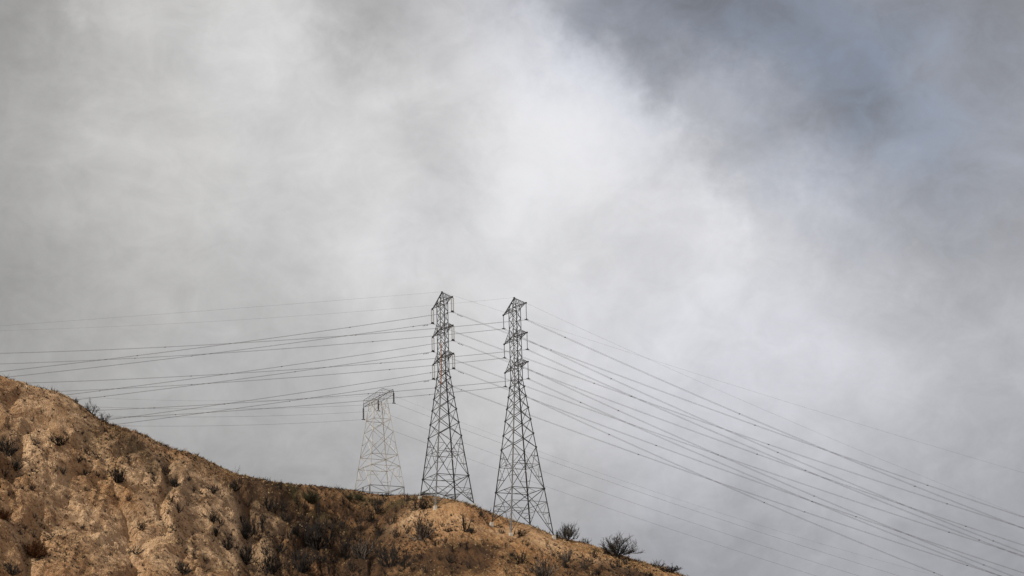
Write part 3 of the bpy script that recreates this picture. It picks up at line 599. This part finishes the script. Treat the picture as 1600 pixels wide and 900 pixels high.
SHRUBS = [(-87.42, 368.75, 1.5, 0.75, 't', 'tiny burnt tuft on the left hill crest, highest up'),
 (-84.53, 374.0, 1.52, 1.26, 'b', 'small dark upright bush on the left hill crest'),
 (-82.04, 376.5, 3.3, 3.05, 'f', 'bare grey tree-like bush on the left hill crest below the wires'),
 (-80.04, 379.0, 3.31, 2.17, 'f', 'low leaning bare bush on the crest where the lowest wires meet it'),
 (-76.93, 382.25, 0.51, 0.9, 'w', 'lone tiny twig on the crest right of the leaning bare bush'),
 (-57.88, 406.0, 1.07, 1.88, 'w', 'lone bare forked twig standing on the crest left of the pylons'),
 (-89.43, 343.75, 5.13, 3.49, 'd', 'large black burnt bush in the hollow at the left edge'),
 (-87.52, 342.0, 3.47, 2.31, 'd', 'black bush at the foot of the left edge hollow'),
 (-83.47, 355.5, 4.56, 1.92, 'd', 'wide low dark bush high on the left slope'),
 (-83.02, 360.5, 1.94, 1.46, 'k', 'wispy bush beside the wide low dark bush'),
 (-80.1, 364.25, 1.96, 1.71, 'k', 'small bush on the brown spur under the crest'),
 (-80.26, 358.25, 1.93, 1.44, 'k', 'small charred bush left of the forked rill'),
 (-81.67, 352.0, 2.37, 1.42, 'k', 'charred bush on the left slope above the pale spur'),
 (-78.79, 357.75, 2.64, 1.44, 'k', 'sprawling twiggy bush left of the largest left slope bush'),
 (-77.01, 361.0, 2.42, 1.45, 'k', 'low burnt bush touching the largest left slope bush'),
 (-74.13, 363.75, 4.37, 3.4, 'd', 'largest black bush on the left slope at the head of the rill'),
 (-73.35, 370.75, 1.98, 1.98, 'k', 'upright burnt bush above the rill head'),
 (-84.28, 340.25, 1.83, 1.6, 'k', 'dark bush alone on the far left slope'),
 (-88.51, 338.25, 1.83, 1.6, 'k', 'dark bush cut by the left edge below the hollow'),
 (-68.35, 380.25, 2.78, 2.02, 'k', 'burnt bush on the dark band right of the rill'),
 (-66.41, 380.0, 3.03, 2.27, 'd', 'dense dark bush lowest of the cluster right of the rill'),
 (-69.09, 373.0, 1.99, 1.74, 'k', 'bush left of the cluster right of the rill'),
 (-70.21, 375.5, 2.0, 1.25, 'k', 'small bush topmost of the cluster right of the rill'),
 (-64.45, 384.5, 1.53, 1.53, 'k', 'thin bush on the upper middle slope'),
 (-63.37, 384.25, 1.78, 1.53, 'k', 'thin bush above the pale spur'),
 (-60.43, 389.5, 2.83, 2.06, 'd', 'dark bush above the bright bare spur'),
 (-57.46, 398.75, 3.16, 2.37, 'd', 'burnt bush at the head of the main gully'),
 (-65.3, 371.25, 1.97, 1.72, 'k', 'lean burnt bush on the middle slope'),
 (-63.99, 371.5, 2.46, 2.21, 'k', 'taller burnt bush below the lean one on the middle slope'),
 (-59.16, 381.75, 2.02, 2.02, 'd', 'black bush on the right flank of the bright spur, topmost'),
 (-57.81, 383.5, 2.28, 2.02, 'k', 'bush beside the black one on the bright spur flank'),
 (-58.35, 380.75, 2.26, 2.26, 'd', 'black bush halfway down the bright spur flank'),
 (-56.42, 382.75, 2.27, 2.01, 'k', 'bush lower on the bright spur flank near the gully'),
 (-68.45, 359.25, 2.62, 2.14, 'k', 'lone round burnt bush on the pale lower slope'),
 (-80.13, 328.25, 4.83, 3.08, 'r', 'dense round russet brown bush low on the left slope'),
 (-81.26, 317.75, 3.2, 2.13, 'd', 'black bush at the bottom left corner'),
 (-68.35, 353.25, 3.28, 1.64, 'k', 'low dark scrub beside the rill near the bottom'),
 (-59.86, 365.5, 2.17, 2.41, 'k', 'upright bush on the lower pale spur'),
 (-60.74, 358.5, 3.54, 2.6, 'd', 'black bush at the bottom beside the pale spur'),
 (-58.47, 370.25, 2.19, 1.71, 'k', 'small bush right of the lower pale spur'),
 (-84.86, 325.0, 2.85, 1.75, 'r', 'brown dry bush at the left edge'),
 (-54.35, 392.75, 3.36, 4.39, 'd', 'tall black bush filling the main gully'),
 (-53.15, 385.25, 4.55, 4.3, 'd', 'large black bush lower in the main gully'),
 (-52.95, 396.5, 2.34, 3.13, 'k', 'bare stems on the right bank of the main gully'),
 (-56.22, 381.5, 2.76, 2.51, 'd', 'dark bush on the left bank of the main gully'),
 (-50.22, 417.25, 1.37, 2.2, 'd', 'slim dark upright bush just under the crest'),
 (-44.55, 424.0, 4.73, 3.62, 'g', 'large rounded dark green bush under the crest'),
 (-51.9, 408.25, 3.22, 3.22, 'd', 'dark fan shaped bush right of the gully head'),
 (-48.89, 413.0, 2.71, 2.71, 'k', 'grey burnt bush in the brown hollow'),
 (-42.94, 423.0, 3.05, 2.77, 'k', 'black stemmed bush below the rounded green bush'),
 (-45.5, 420.0, 2.48, 2.21, 'k', 'small bush left below the rounded green bush'),
 (-37.59, 437.5, 3.15, 1.72, 'g', 'low greenish bush under the small pylon, left one'),
 (-35.7, 440.5, 2.6, 1.88, 'g', 'low greenish bush under the small pylon, right one'),
 (-41.16, 428.75, 2.81, 1.97, 'k', 'spreading bush among brown scrub'),
 (-20.45, 426.0, 3.06, 2.78, 'd', 'dense black tuft at the left foot of the left pylon'),
 (-20.04, 409.75, 6.94, 4.81, 'p', 'largest pale grey bare bush below the left pylon'),
 (-14.85, 401.25, 1.83, 1.57, 'k', 'small burnt bush right of the pale grey bare bush'),
 (-13.65, 390.5, 3.3, 2.03, 'k', 'low burnt bush near the bottom below the left pylon'),
 (-32.12, 430.25, 3.38, 2.53, 'k', 'grey bush in the brown scrub below the small pylon'),
 (-41.98, 408.25, 6.94, 6.68, 'd', 'biggest black bush in the dark central scrub'),
 (-43.36, 393.25, 6.42, 5.14, 'd', 'black bush at the bottom of the dark central scrub'),
 (-35.76, 410.75, 4.56, 4.82, 'k', 'charred bush with upright stems in the central scrub'),
 (-32.42, 408.75, 5.86, 5.33, 'p', 'pale grey many stemmed bush in the central scrub'),
 (-26.18, 399.5, 5.72, 5.72, 'k', 'bushy burnt shrub with many stems right of the central scrub'),
 (-23.02, 400.75, 3.39, 2.61, 'k', 'bush right of the many stemmed burnt shrub'),
 (-38.53, 398.25, 2.6, 4.68, 'w', 'tall straight burnt stems at the bottom centre'),
 (-33.64, 399.5, 2.34, 2.86, 'k', 'short burnt stems at the bottom below the pale grey bush'),
 (-55.43, 395.75, 2.6, 2.34, 'k', 'burnt bush on the upper main gully'),
 (-48.03, 397.25, 3.64, 3.38, 'k', 'burnt bush left of the biggest black bush'),
 (-48.3, 386.25, 5.06, 4.3, 'd', 'black bush between main gully and central scrub at the bottom'),
 (-11.17, 405.75, 3.17, 3.97, 'k', 'upright burnt bush below the gap between both tall pylons'),
 (-9.72, 405.25, 2.64, 1.58, 'd', 'low dark scrub at the foot of the upright burnt bush'),
 (-14.32, 409.5, 2.13, 1.07, 'd', 'small low dark scrub below the left pylon right foot'),
 (-10.41, 393.75, 1.79, 2.31, 'k', 'narrow burnt bush on the orange slope'),
 (-7.67, 385.25, 1.25, 2.75, 'w', 'thin tall burnt stems near the bottom of the orange slope'),
 (-10.14, 385.0, 1.5, 1.75, 'k', 'little burnt bush near the bottom of the orange slope'),
 (-13.48, 394.25, 1.8, 1.54, 'k', 'little burnt bush on the orange slope left of the narrow one'),
 (0.16, 390.0, 3.8, 3.29, 'k', 'black based burnt bush below the right pylon'),
 (4.51, 384.0, 6.98, 4.98, 'p', 'large pale branched bush at the bottom below the right pylon'),
 (9.41, 399.0, 3.37, 2.85, 'p', 'pale tipped bush right of the black based one'),
 (8.96, 392.75, 1.53, 2.04, 'd', 'small black bush under the pale tipped bush'),
 (12.78, 394.0, 2.82, 2.3, 'p', 'pale twiggy bush on the lower right slope'),
 (15.29, 404.25, 2.1, 1.84, 'k', 'bush just below the crest left of the big crest bush'),
 (15.05, 392.0, 2.55, 2.04, 'k', 'bush at the bottom on the lower right slope'),
 (19.81, 402.75, 2.09, 1.83, 'k', 'bush below the big crest bush, left one'),
 (21.32, 406.5, 1.85, 1.59, 'k', 'bush below the big crest bush, right one'),
 (26.35, 401.5, 3.13, 1.83, 'k', 'low bush at the bottom right under the crest'),
 (1.2, 401.5, 1.31, 0.91, 't', 'small burnt tuft below the right pylon footing'),
 (-3.75, 409.5, 2.4, 1.07, 'k', 'flattened scrub between the feet of the right pylon'),
 (0.07, 409.0, 3.99, 1.86, 'k', 'fallen dead branches under the right pylon'),
 (10.04, 413.75, 4.58, 4.04, 'm', 'round topped bare black tree on the crest nearest the right pylon'),
 (13.65, 414.5, 2.97, 1.35, 'k', 'low twigs on the crest between tree and big bush'),
 (19.89, 411.0, 8.82, 5.35, 'm', 'widest bare black tree on the right crest, farther from the pylons'),
 (28.16, 411.75, 3.48, 1.88, 'k', 'wispy low bush on the right end of the crest'),
 (30.67, 410.5, 4.81, 1.87, 'd', 'low dark bush last on the right end of the crest'),
 (-6.07, 422.5, 1.1, 1.38, 'w', 'curled twig on the crest left of the right pylon'),
 (-35.18, 446.75, 1.03, 1.32, 'w', 'small sapling on the crest at the left foot of the small pylon'),
 (8.1, 415.25, 2.16, 1.89, 'k', 'twiggy bush at the right foot of the right pylon'),
 (-53.0, 415.5, 2.19, 0.96, 't', 'faint wispy tuft on the crest right of the forked twig')]
SMALL = [(-64.49, 354.0, 1.36, 1.22, 'l', 'nearest small charred shrub left of the upright bush on the lower pale spur'), (-74.81, 334.5, 0.79, 0.56, 'l', ''), (-62.47, 388.5, 1.04, 0.92, 'l', 'nearest small charred shrub right of the thin bush on the upper middle slope'), (-71.82, 362.25, 2.02, 1.44, 'l', 'nearest small charred shrub below the upright burnt bush above the rill head'), (-63.61, 348.75, 0.81, 0.75, 'l', ''), (-86.07, 332.75, 1.35, 0.93, 'l', 'nearest small charred shrub left of the dark bush alone on the far left slope'), (-67.68, 371.25, 1.17, 1.05, 'l', 'nearest small charred shrub left of the lean burnt bush on the middle slope'), (-90.89, 345.75, 1.27, 1.16, 'l', ''), (-75.74, 332.5, 1.35, 0.95, 'l', ''), (-65.55, 363.0, 0.86, 0.68, 'l', ''), (-69.6, 353.0, 1.14, 0.88, 'l', ''), (-81.66, 366.75, 1.57, 1.32, 'l', 'nearest small charred shrub right of the wispy bush beside the wide low dark bush'), (-55.14, 401.5, 1.61, 1.22, 'l', 'nearest small charred shrub above the burnt bush on the upper main gully'), (-76.83, 370.75, 1.02, 0.97, 'l', 'nearest small charred shrub left of the upright burnt bush above the rill head'), (-68.7, 387.75, 1.91, 1.44, 'l', 'nearest small charred shrub above the thin bush on the upper middle slope'), (-81.12, 330.75, 1.87, 1.29, 'l', 'nearest small charred shrub above the black bush at the bottom left corner'), (-77.63, 327.25, 1.06, 0.97, 'l', ''), (-57.94, 387.75, 1.37, 1.15, 'l', 'nearest small charred shrub left of the burnt bush on the upper main gully'), (-77.97, 369.5, 0.94, 0.65, 'l', ''), (-73.38, 361.5, 1.2, 0.87, 'l', ''), (-90.86, 348.5, 1.85, 1.39, 'l', ''), (-74.82, 359.5, 1.56, 1.33, 'l', ''), (-67.79, 362.5, 1.13, 0.9, 'l', ''), (-78.99, 325.75, 0.76, 0.55, 'l', 'nearest small charred shrub right of the black bush at the bottom left corner'), (-72.29, 346.5, 0.77, 0.59, 'l', ''), (-62.36, 386.75, 1.44, 1.29, 'l', 'nearest small charred shrub right of the thin bush above the pale spur'), (-83.12, 349.0, 0.86, 0.74, 'l', 'nearest small charred shrub left of the small charred bush left of the forked rill'), (-56.33, 398.75, 1.1, 0.97, 'l', ''), (-56.91, 404.0, 1.99, 1.58, 'l', ''), (-63.32, 377.75, 1.44, 1.0, 'l', 'nearest small charred shrub below the thin bush above the pale spur'), (-71.22, 340.25, 0.75, 0.62, 'l', ''), (-68.14, 348.5, 1.09, 0.78, 'l', ''), (-64.16, 364.75, 1.69, 1.14, 'l', ''), (-86.29, 361.75, 1.16, 0.79, 'l', 'nearest small charred shrub above the wispy bush beside the wide low dark bush'), (-68.83, 370.75, 1.5, 1.13, 'l', 'nearest small charred shrub right of the upright burnt bush above the rill head'), (-73.79, 331.5, 1.2, 0.91, 'l', ''), (-60.77, 369.25, 1.3, 1.23, 'l', 'nearest small charred shrub above the upright bush on the lower pale spur'), (-58.98, 392.25, 1.51, 1.48, 'l', 'nearest small charred shrub right of the dark bush above the bright bare spur'), (-91.71, 351.25, 0.91, 0.81, 'l', ''), (-81.78, 342.25, 0.78, 0.61, 'l', 'nearest small charred shrub right of the dark bush alone on the far left slope'), (-81.7, 338.5, 0.68, 0.58, 'l', ''), (-60.42, 380.75, 1.28, 1.17, 'l', 'nearest small charred shrub above the black bush halfway down the bright spur flank'), (-58.14, 364.25, 1.35, 1.32, 'l', 'nearest small charred shrub below the small bush right of the lower pale spur'), (-79.48, 361.0, 0.92, 0.7, 'l', 'nearest small charred shrub right of the small charred bush left of the forked rill'), (-81.67, 332.25, 1.37, 1.25, 'l', ''), (-68.78, 363.5, 1.17, 1.12, 'l', ''), (-65.46, 367.75, 1.84, 1.31, 'l', 'nearest small charred shrub below the lean burnt bush on the middle slope'), (-76.38, 346.25, 1.85, 1.28, 'l', ''), (-87.78, 359.75, 1.29, 1.17, 'l', ''), (-66.37, 349.5, 1.0, 0.88, 'l', ''), (-72.79, 356.5, 0.81, 0.68, 'l', ''), (-82.57, 336.25, 1.45, 1.22, 'l', 'nearest small charred shrub below the dark bush alone on the far left slope'), (-76.45, 355.0, 0.87, 0.77, 'l', ''), (-82.77, 328.5, 1.15, 1.0, 'l', ''), (-82.8, 328.0, 0.7, 0.65, 'l', 'nearest small charred shrub right of the brown dry bush at the left edge'), (-88.29, 356.25, 1.55, 1.37, 'l', ''), (-75.03, 336.5, 1.15, 1.05, 'l', ''), (-70.97, 343.75, 1.18, 0.87, 'l', ''), (-82.65, 330.5, 1.64, 1.16, 'l', ''), (-67.83, 383.75, 0.88, 0.7, 'l', 'nearest small charred shrub left of the thin bush on the upper middle slope'), (-80.07, 349.75, 1.74, 1.2, 'l', 'nearest small charred shrub below the small charred bush left of the forked rill'), (-86.85, 350.0, 1.66, 1.26, 'l', 'nearest small charred shrub left of the wispy bush beside the wide low dark bush'), (-54.72, 384.75, 1.58, 1.32, 'l', 'nearest small charred shrub below the tall black bush filling the main gully'), (-61.55, 372.5, 1.51, 1.24, 'l', 'nearest small charred shrub left of the black bush halfway down the bright spur flank'), (-42.34, 413.75, 1.92, 1.35, 'c', 'nearest small charred shrub below the black stemmed bush below the rounded green bush'), (-37.71, 423.5, 3.16, 2.33, 'c', ''), (-40.81, 399.75, 3.39, 2.84, 'c', 'nearest small charred shrub below the biggest black bush in the dark central scrub'), (-22.38, 426.5, 3.74, 2.64, 'c', ''), (-25.14, 431.0, 2.26, 1.51, 'c', ''), (-50.64, 410.0, 2.83, 2.31, 'c', 'nearest small charred shrub left of the grey burnt bush in the brown hollow'), (-31.3, 433.75, 3.41, 3.07, 'c', ''), (-30.97, 438.75, 2.3, 2.27, 'c', ''), (-44.73, 416.0, 3.19, 2.6, 'c', 'nearest small charred shrub below the small bush left below the rounded green bush'), (-49.22, 384.0, 3.91, 2.68, 'c', ''), (-46.15, 408.5, 1.78, 1.68, 'c', ''), (-51.4, 394.75, 1.57, 1.44, 'c', 'nearest small charred shrub right of the tall black bush filling the main gully'), (-26.44, 417.25, 2.17, 1.63, 'c', ''), (-45.31, 406.75, 2.22, 1.77, 'c', ''), (-34.47, 419.75, 2.82, 2.02, 'c', ''), (-26.71, 429.5, 1.68, 1.59, 'c', ''), (-21.24, 393.25, 2.39, 1.61, 'c', ''), (-46.93, 404.25, 3.11, 2.14, 'c', 'nearest small charred shrub above the burnt bush left of the biggest black bush'), (-51.96, 400.75, 2.38, 2.3, 'c', ''), (-46.28, 406.75, 3.9, 2.83, 'c', ''), (-26.76, 405.25, 3.56, 2.5, 'c', ''), (-32.08, 411.75, 1.97, 1.81, 'c', ''), (-31.13, 434.5, 4.01, 3.09, 'c', ''), (-42.06, 395.75, 1.88, 1.49, 'c', ''), (-43.85, 398.25, 3.24, 2.45, 'c', 'nearest small charred shrub left of the biggest black bush in the dark central scrub'), (-23.33, 416.0, 2.74, 2.04, 'c', ''), (-27.7, 423.75, 2.81, 2.55, 'c', ''), (-49.81, 390.5, 1.84, 1.24, 'c', 'nearest small charred shrub left of the burnt bush left of the biggest black bush'), (-39.55, 416.25, 3.28, 2.6, 'c', ''), (-32.28, 438.0, 3.11, 2.43, 'c', ''), (-24.99, 435.75, 2.91, 2.21, 'c', ''), (-38.3, 433.75, 2.75, 2.47, 'c', 'nearest small charred shrub right of the spreading bush among brown scrub'), (-46.0, 393.0, 1.91, 1.56, 'c', 'nearest small charred shrub below the burnt bush left of the biggest black bush'), (-29.92, 413.5, 3.19, 2.27, 'c', ''), (-39.08, 410.25, 3.66, 2.73, 'c', ''), (-34.51, 426.0, 2.82, 2.36, 'c', ''), (-30.89, 424.75, 3.0, 2.18, 'c', ''), (-39.15, 424.75, 3.39, 2.85, 'c', 'nearest small charred shrub below the spreading bush among brown scrub'), (-26.16, 403.75, 2.76, 2.03, 'c', 'nearest small charred shrub left of the bush right of the many stemmed burnt shrub'), (-51.73, 397.5, 3.53, 2.74, 'c', 'nearest small charred shrub right of the burnt bush on the upper main gully'), (-36.5, 415.5, 3.24, 2.51, 'c', ''), (-41.97, 424.5, 2.14, 1.86, 'c', 'nearest small charred shrub right of the black stemmed bush below the rounded green bush'), (-43.12, 413.0, 2.52, 1.95, 'c', 'nearest small charred shrub above the biggest black bush in the dark central scrub'), (-22.4, 396.25, 2.12, 1.87, 'c', 'nearest small charred shrub below the bush right of the many stemmed burnt shrub'), (-25.53, 415.5, 2.62, 2.52, 'c', 'nearest small charred shrub above the bush right of the many stemmed burnt shrub'), (-26.6, 423.5, 2.44, 2.22, 'c', ''), (-39.78, 402.0, 3.33, 2.69, 'c', 'nearest small charred shrub above the tall straight burnt stems at the bottom centre'), (-29.91, 422.25, 2.54, 1.99, 'c', ''), (-47.79, 409.75, 3.52, 2.54, 'c', ''), (-49.99, 389.75, 3.18, 2.6, 'c', 'nearest small charred shrub right of the large black bush lower in the main gully'), (-50.0, 391.25, 2.17, 1.64, 'c', ''), (-45.6, 407.0, 2.89, 2.2, 'c', ''), (-45.52, 391.0, 1.97, 1.71, 'c', ''), (-47.04, 419.25, 2.89, 2.08, 'c', 'nearest small charred shrub left of the small bush left below the rounded green bush'), (-32.79, 434.5, 1.87, 1.61, 'c', ''), (-29.85, 421.5, 3.98, 3.0, 'c', ''), (-33.86, 409.0, 3.05, 2.6, 'c', 'nearest small charred shrub right of the tall straight burnt stems at the bottom centre'), (-45.75, 408.0, 2.29, 2.14, 'c', ''), (-39.7, 408.25, 1.61, 1.51, 'c', 'nearest small charred shrub right of the biggest black bush in the dark central scrub'), (-48.65, 409.25, 3.03, 2.99, 'c', 'nearest small charred shrub below the grey burnt bush in the brown hollow'), (-40.89, 432.75, 2.39, 2.21, 'c', 'nearest small charred shrub above the spreading bush among brown scrub'), (-44.3, 398.75, 2.04, 1.56, 'c', 'nearest small charred shrub right of the burnt bush left of the biggest black bush'), (-41.45, 414.25, 2.98, 2.76, 'c', ''), (-23.2, 396.75, 2.43, 2.37, 'c', ''), (-15.0, 414.5, 1.0, 0.71, 'r', ''), (24.98, 401.25, 1.61, 1.21, 'r', ''), (-3.55, 402.5, 0.92, 0.67, 'r', ''), (-14.17, 418.5, 1.19, 0.97, 'r', ''), (-19.99, 397.5, 0.93, 0.87, 'r', 'nearest small charred shrub right of the bush right of the many stemmed burnt shrub'), (-9.88, 412.75, 1.77, 1.56, 'r', ''), (6.82, 392.75, 0.81, 0.71, 'r', 'nearest small charred shrub left of the small black bush under the pale tipped bush'), (-4.66, 395.25, 1.51, 1.05, 'r', ''), (-5.62, 391.0, 1.65, 1.2, 'r', ''), (-1.48, 393.0, 1.51, 1.26, 'r', ''), (-18.44, 388.0, 1.39, 1.26, 'r', ''), (2.87, 391.0, 1.18, 1.03, 'r', ''), (-9.52, 413.0, 0.86, 0.84, 'r', ''), (16.11, 397.0, 1.15, 0.89, 'r', 'nearest small charred shrub right of the pale twiggy bush on the lower right slope'), (-13.65, 386.75, 1.47, 1.05, 'r', ''), (-17.06, 403.25, 2.08, 1.45, 'r', ''), (-1.94, 391.5, 0.79, 0.7, 'r', ''), (2.01, 385.25, 0.92, 0.91, 'r', 'nearest small charred shrub below the black based burnt bush below the right pylon'), (-16.32, 404.0, 1.98, 1.54, 'r', ''), (8.02, 399.5, 1.66, 1.18, 'r', 'nearest small charred shrub above the small black bush under the pale tipped bush'), (-11.9, 396.75, 1.48, 1.38, 'r', 'nearest small charred shrub left of the narrow burnt bush on the orange slope'), (6.7, 397.5, 1.15, 1.01, 'r', ''), (-1.74, 403.0, 1.65, 1.29, 'r', ''), (-8.07, 419.75, 2.18, 1.5, 'r', ''), (-18.67, 415.75, 1.06, 0.86, 'r', ''), (-11.74, 401.5, 1.56, 1.13, 'r', 'nearest small charred shrub above the narrow burnt bush on the orange slope'), (-2.71, 382.25, 1.35, 1.27, 'r', ''), (2.35, 397.5, 1.2, 1.11, 'r', 'nearest small charred shrub above the black based burnt bush below the right pylon'), (-13.71, 414.5, 0.8, 0.73, 'r', ''), (-13.88, 404.25, 1.28, 0.99, 'r', ''), (-3.77, 391.0, 1.04, 0.86, 'r', ''), (23.84, 404.75, 1.29, 0.94, 'r', 'nearest small charred shrub right of the bush below the big crest bush, right one'), (1.5, 399.25, 1.61, 1.5, 'r', 'nearest small charred shrub below the small burnt tuft below the right pylon footing'), (-13.27, 384.5, 1.31, 1.23, 'r', ''), (-16.09, 413.75, 1.59, 1.56, 'r', ''), (-17.08, 404.5, 1.39, 1.08, 'r', ''), (18.43, 399.5, 1.76, 1.55, 'r', 'nearest small charred shrub left of the bush below the big crest bush, left one'), (2.02, 385.75, 1.73, 1.46, 'r', 'nearest small charred shrub right of the black based burnt bush below the right pylon'), (-1.66, 392.5, 1.3, 1.06, 'r', 'nearest small charred shrub left of the black based burnt bush below the right pylon'), (-1.02, 409.75, 0.82, 0.8, 'r', 'nearest small charred shrub left of the fallen dead branches under the right pylon'), (12.98, 399.5, 0.96, 0.86, 'r', 'nearest small charred shrub above the pale twiggy bush on the lower right slope'), (-6.57, 415.75, 1.66, 1.4, 'r', ''), (-4.16, 395.5, 0.85, 0.81, 'r', ''), (-5.47, 395.25, 0.81, 0.67, 'r', ''), (-2.93, 397.75, 1.27, 1.18, 'r', ''), (-7.86, 419.0, 1.87, 1.63, 'r', ''), (9.33, 388.75, 1.5, 1.47, 'r', 'nearest small charred shrub below the small black bush under the pale tipped bush'), (5.7, 405.0, 1.53, 1.31, 'r', 'nearest small charred shrub right of the small burnt tuft below the right pylon footing'), (-18.78, 406.75, 0.81, 0.73, 'r', ''), (-18.25, 388.75, 1.12, 1.02, 'r', ''), (-16.09, 414.5, 0.78, 0.7, 'r', ''), (-12.16, 386.25, 1.08, 0.92, 'r', 'nearest small charred shrub below the narrow burnt bush on the orange slope'), (-15.73, 393.5, 1.59, 1.25, 'r', ''), (-7.27, 398.0, 2.13, 1.51, 'r', 'nearest small charred shrub right of the narrow burnt bush on the orange slope'), (-19.08, 390.5, 0.74, 0.69, 'r', ''), (14.12, 402.5, 1.69, 1.37, 'r', '')]

NAMES = {'m': 'bare_tree', 'r': 'dry_bush', 'g': 'green_bush', 'w': 'dead_twig'}
for n_, (x, y, w, h, kd, lab) in enumerate(SHRUBS):
    ms, mt_, ext, top = shrub_mesh(kd, n_ % 3)
    root = empty(NAMES.get(kd, 'burnt_shrub'), (x, y, gz(x, y) - .05), random.uniform(0, 6.28))
    sxy = w / (2 * ext) * 1.25; sz = h / top * 1.08; root.scale = (sxy, sxy, sz)
    tag(root, lab, 'tree' if kd == 'm' else 'shrub', 'burnt shrubs on the hillside')
    if kd == 'm': add('trunk', ms, root); add('crown', mt_, root)
    else: add('stems', ms, root); tag(add('twigs', mt_, root), kind='stuff')
ZLAB = {'l': 'small charred shrub, one of those strewn over the open slope left of the main gully', 'c': 'small charred shrub, one of the crowd in the dark scrub below the small pylon', 'r': 'small charred shrub, one of those strewn over the orange slope below the tall pylons'}
for n_, (x, y, w, h, z_, own) in enumerate(SMALL):
    kd = 'stsk'[n_ % 4]; ms, mt_, ext, top = shrub_mesh(kd, n_ % 3)
    root = empty('burnt_shrub', (x, y, gz(x, y) - .04), random.uniform(0, 6.28)); s_ = w / (2 * ext); root.scale = (s_, s_, h / top)
    tag(root, own or ZLAB[z_], 'shrub', {'l': 'small charred shrubs on the left slope', 'c': 'small charred shrubs in the central scrub', 'r': 'small charred shrubs on the right slope'}[z_])
    add('stems', ms, root); tag(add('twigs', mt_, root), kind='stuff')

# ---------------------------------------------------------------- loose stones and charred stubble strewn over the slope
rs = np.random.default_rng(3)
def scatter(n, dens):
    out = []
    while len(out) < n:
        x = rs.uniform(-108, 60, 4000); y = rs.uniform(282, 452, 4000)
        yc = smooth_interp(x, CREST[:, 0], CREST[:, 1]); k = (y < yc - .3) & (rs.random(4000) < dens(x, y)); out += list(zip(x[k], y[k]))
    a = np.array(out[:n]); return a[:, 0], a[:, 1], terrain(a[:, 0], a[:, 1])
def stuff(name, label, cat, n, dens, maker, mt):
    x, y, z = scatter(n, dens); V = []; F = []; o = 0
    for i in range(n):
        v, f = maker(i); v = np.asarray(v) + (x[i], y[i], z[i]); V.append(v); F += [tuple(q + o for q in g) for g in f]; o += len(v)
    me = mesh(name, np.concatenate(V), F, mt); tag(add(name, me), label, cat, kind='stuff')
ICO = np.array([(0, 0, 1), (.9, 0, .3), (.25, .85, .35), (-.75, .5, .3), (-.7, -.55, .35), (.3, -.85, .3), (.5, .4, -.5), (-.5, .1, -.5), (.1, -.6, -.5)])
ICF = [(0, 1, 2), (0, 2, 3), (0, 3, 4), (0, 4, 5), (0, 5, 1), (1, 6, 2), (2, 6, 7), (2, 7, 3), (3, 7, 4), (4, 7, 8), (4, 8, 5), (5, 8, 1), (1, 8, 6)]
def stone(i):
    s = .07 + .26 * rs.random() ** 3.0; a = rs.uniform(0, 6.28); c_, s_ = math.cos(a), math.sin(a)
    v = ICO * (1 + rs.uniform(-.22, .22, ICO.shape)) * s * (rs.uniform(.8, 1.5), rs.uniform(.8, 1.2), rs.uniform(.5, .9))
    return v @ np.array([[c_, s_, 0], [-s_, c_, 0], [0, 0, 1]]), ICF
def stub(i):
    v = []; f = []
    sc = rs.uniform(.5, 1.0) + 1.1 * rs.random() ** 6
    for k in range(5):
        a = rs.uniform(0, 6.28); l = sc * rs.uniform(.2, .6); d = np.array([math.cos(a) * rs.uniform(.2, .9), math.sin(a) * rs.uniform(.2, .9), 1.0]) * l; w = np.array([-math.sin(a), math.cos(a), 0]) * .04
        o = len(v); b = np.array([math.cos(a), math.sin(a), 0]) * .06 - (0, 0, .03); v += [b - w, b + w, b + d]; u = np.array([math.cos(a), math.sin(a), 0]) * .05; v += [b + u]; f += [(o, o + 1, o + 2), (o + 1, o + 3, o + 2), (o + 3, o, o + 2)]
    return v, f
def dens_stone(x, y): return (1 - .85 * np.exp(-((x + 36) / 14) ** 2)) * np.clip(.35 + .5 * np.exp(-((smooth_interp(x, CREST[:, 0], CREST[:, 1]) - y - 2.5) / 2) ** 2) + .9 * fbm(x * .1, y * .1, 2, 14), 0, 1)
def dens_stub(x, y): return np.clip(.3 + .35 * np.exp(-((smooth_interp(x, CREST[:, 0], CREST[:, 1]) - y - 2.5) / 2) ** 2) + 1.1 * fbm(x * .14, y * .09, 3, 15) + .45 * np.exp(-(((x + 38) / 18) ** 2)), 0, 1)
stuff('loose_stones', 'pale loose stones strewn over the bare slope', 'stones', 12000, dens_stone, stone, MT['stone'])
stuff('charred_stubble', 'short black charred stubble scattered over the slope', 'stubble', 16000, dens_stub, stub, MT['char'])
def clump(i):
    v = []; f = []; sc = rs.uniform(.45, 1.1)
    for k in range(11):
        a = rs.uniform(0, 6.28); l = sc * rs.uniform(.4, 1.0); h_ = rs.uniform(.2, 1.4); d = np.array([math.cos(a) * l * .8, math.sin(a) * l * .8, l * h_ * .8]); w = np.array([-math.sin(a), math.cos(a), 0]) * .06
        o = len(v); b = np.array([math.cos(a), math.sin(a), 0]) * .12 * rs.random() - (0, 0, .05); v += [b - w, b + w, b + d, b + (0, 0, .12)]; f += [(o, o + 1, o + 2), (o + 1, o + 3, o + 2), (o + 3, o, o + 2)]
    return v, f
stuff('burnt_tufts', 'burnt black tufts of low scrub dotted densely over the slope', 'scrub', 2600, dens_stub, clump, MT['char'])
def dry(i):
    v, f = stub(i); return np.asarray(v) * (1.3, 1.3, .9), f
stuff('dry_grass', 'sparse dry straw coloured grass on the bare slope', 'grass', 9000, dens_stone, dry, MT['straw'])
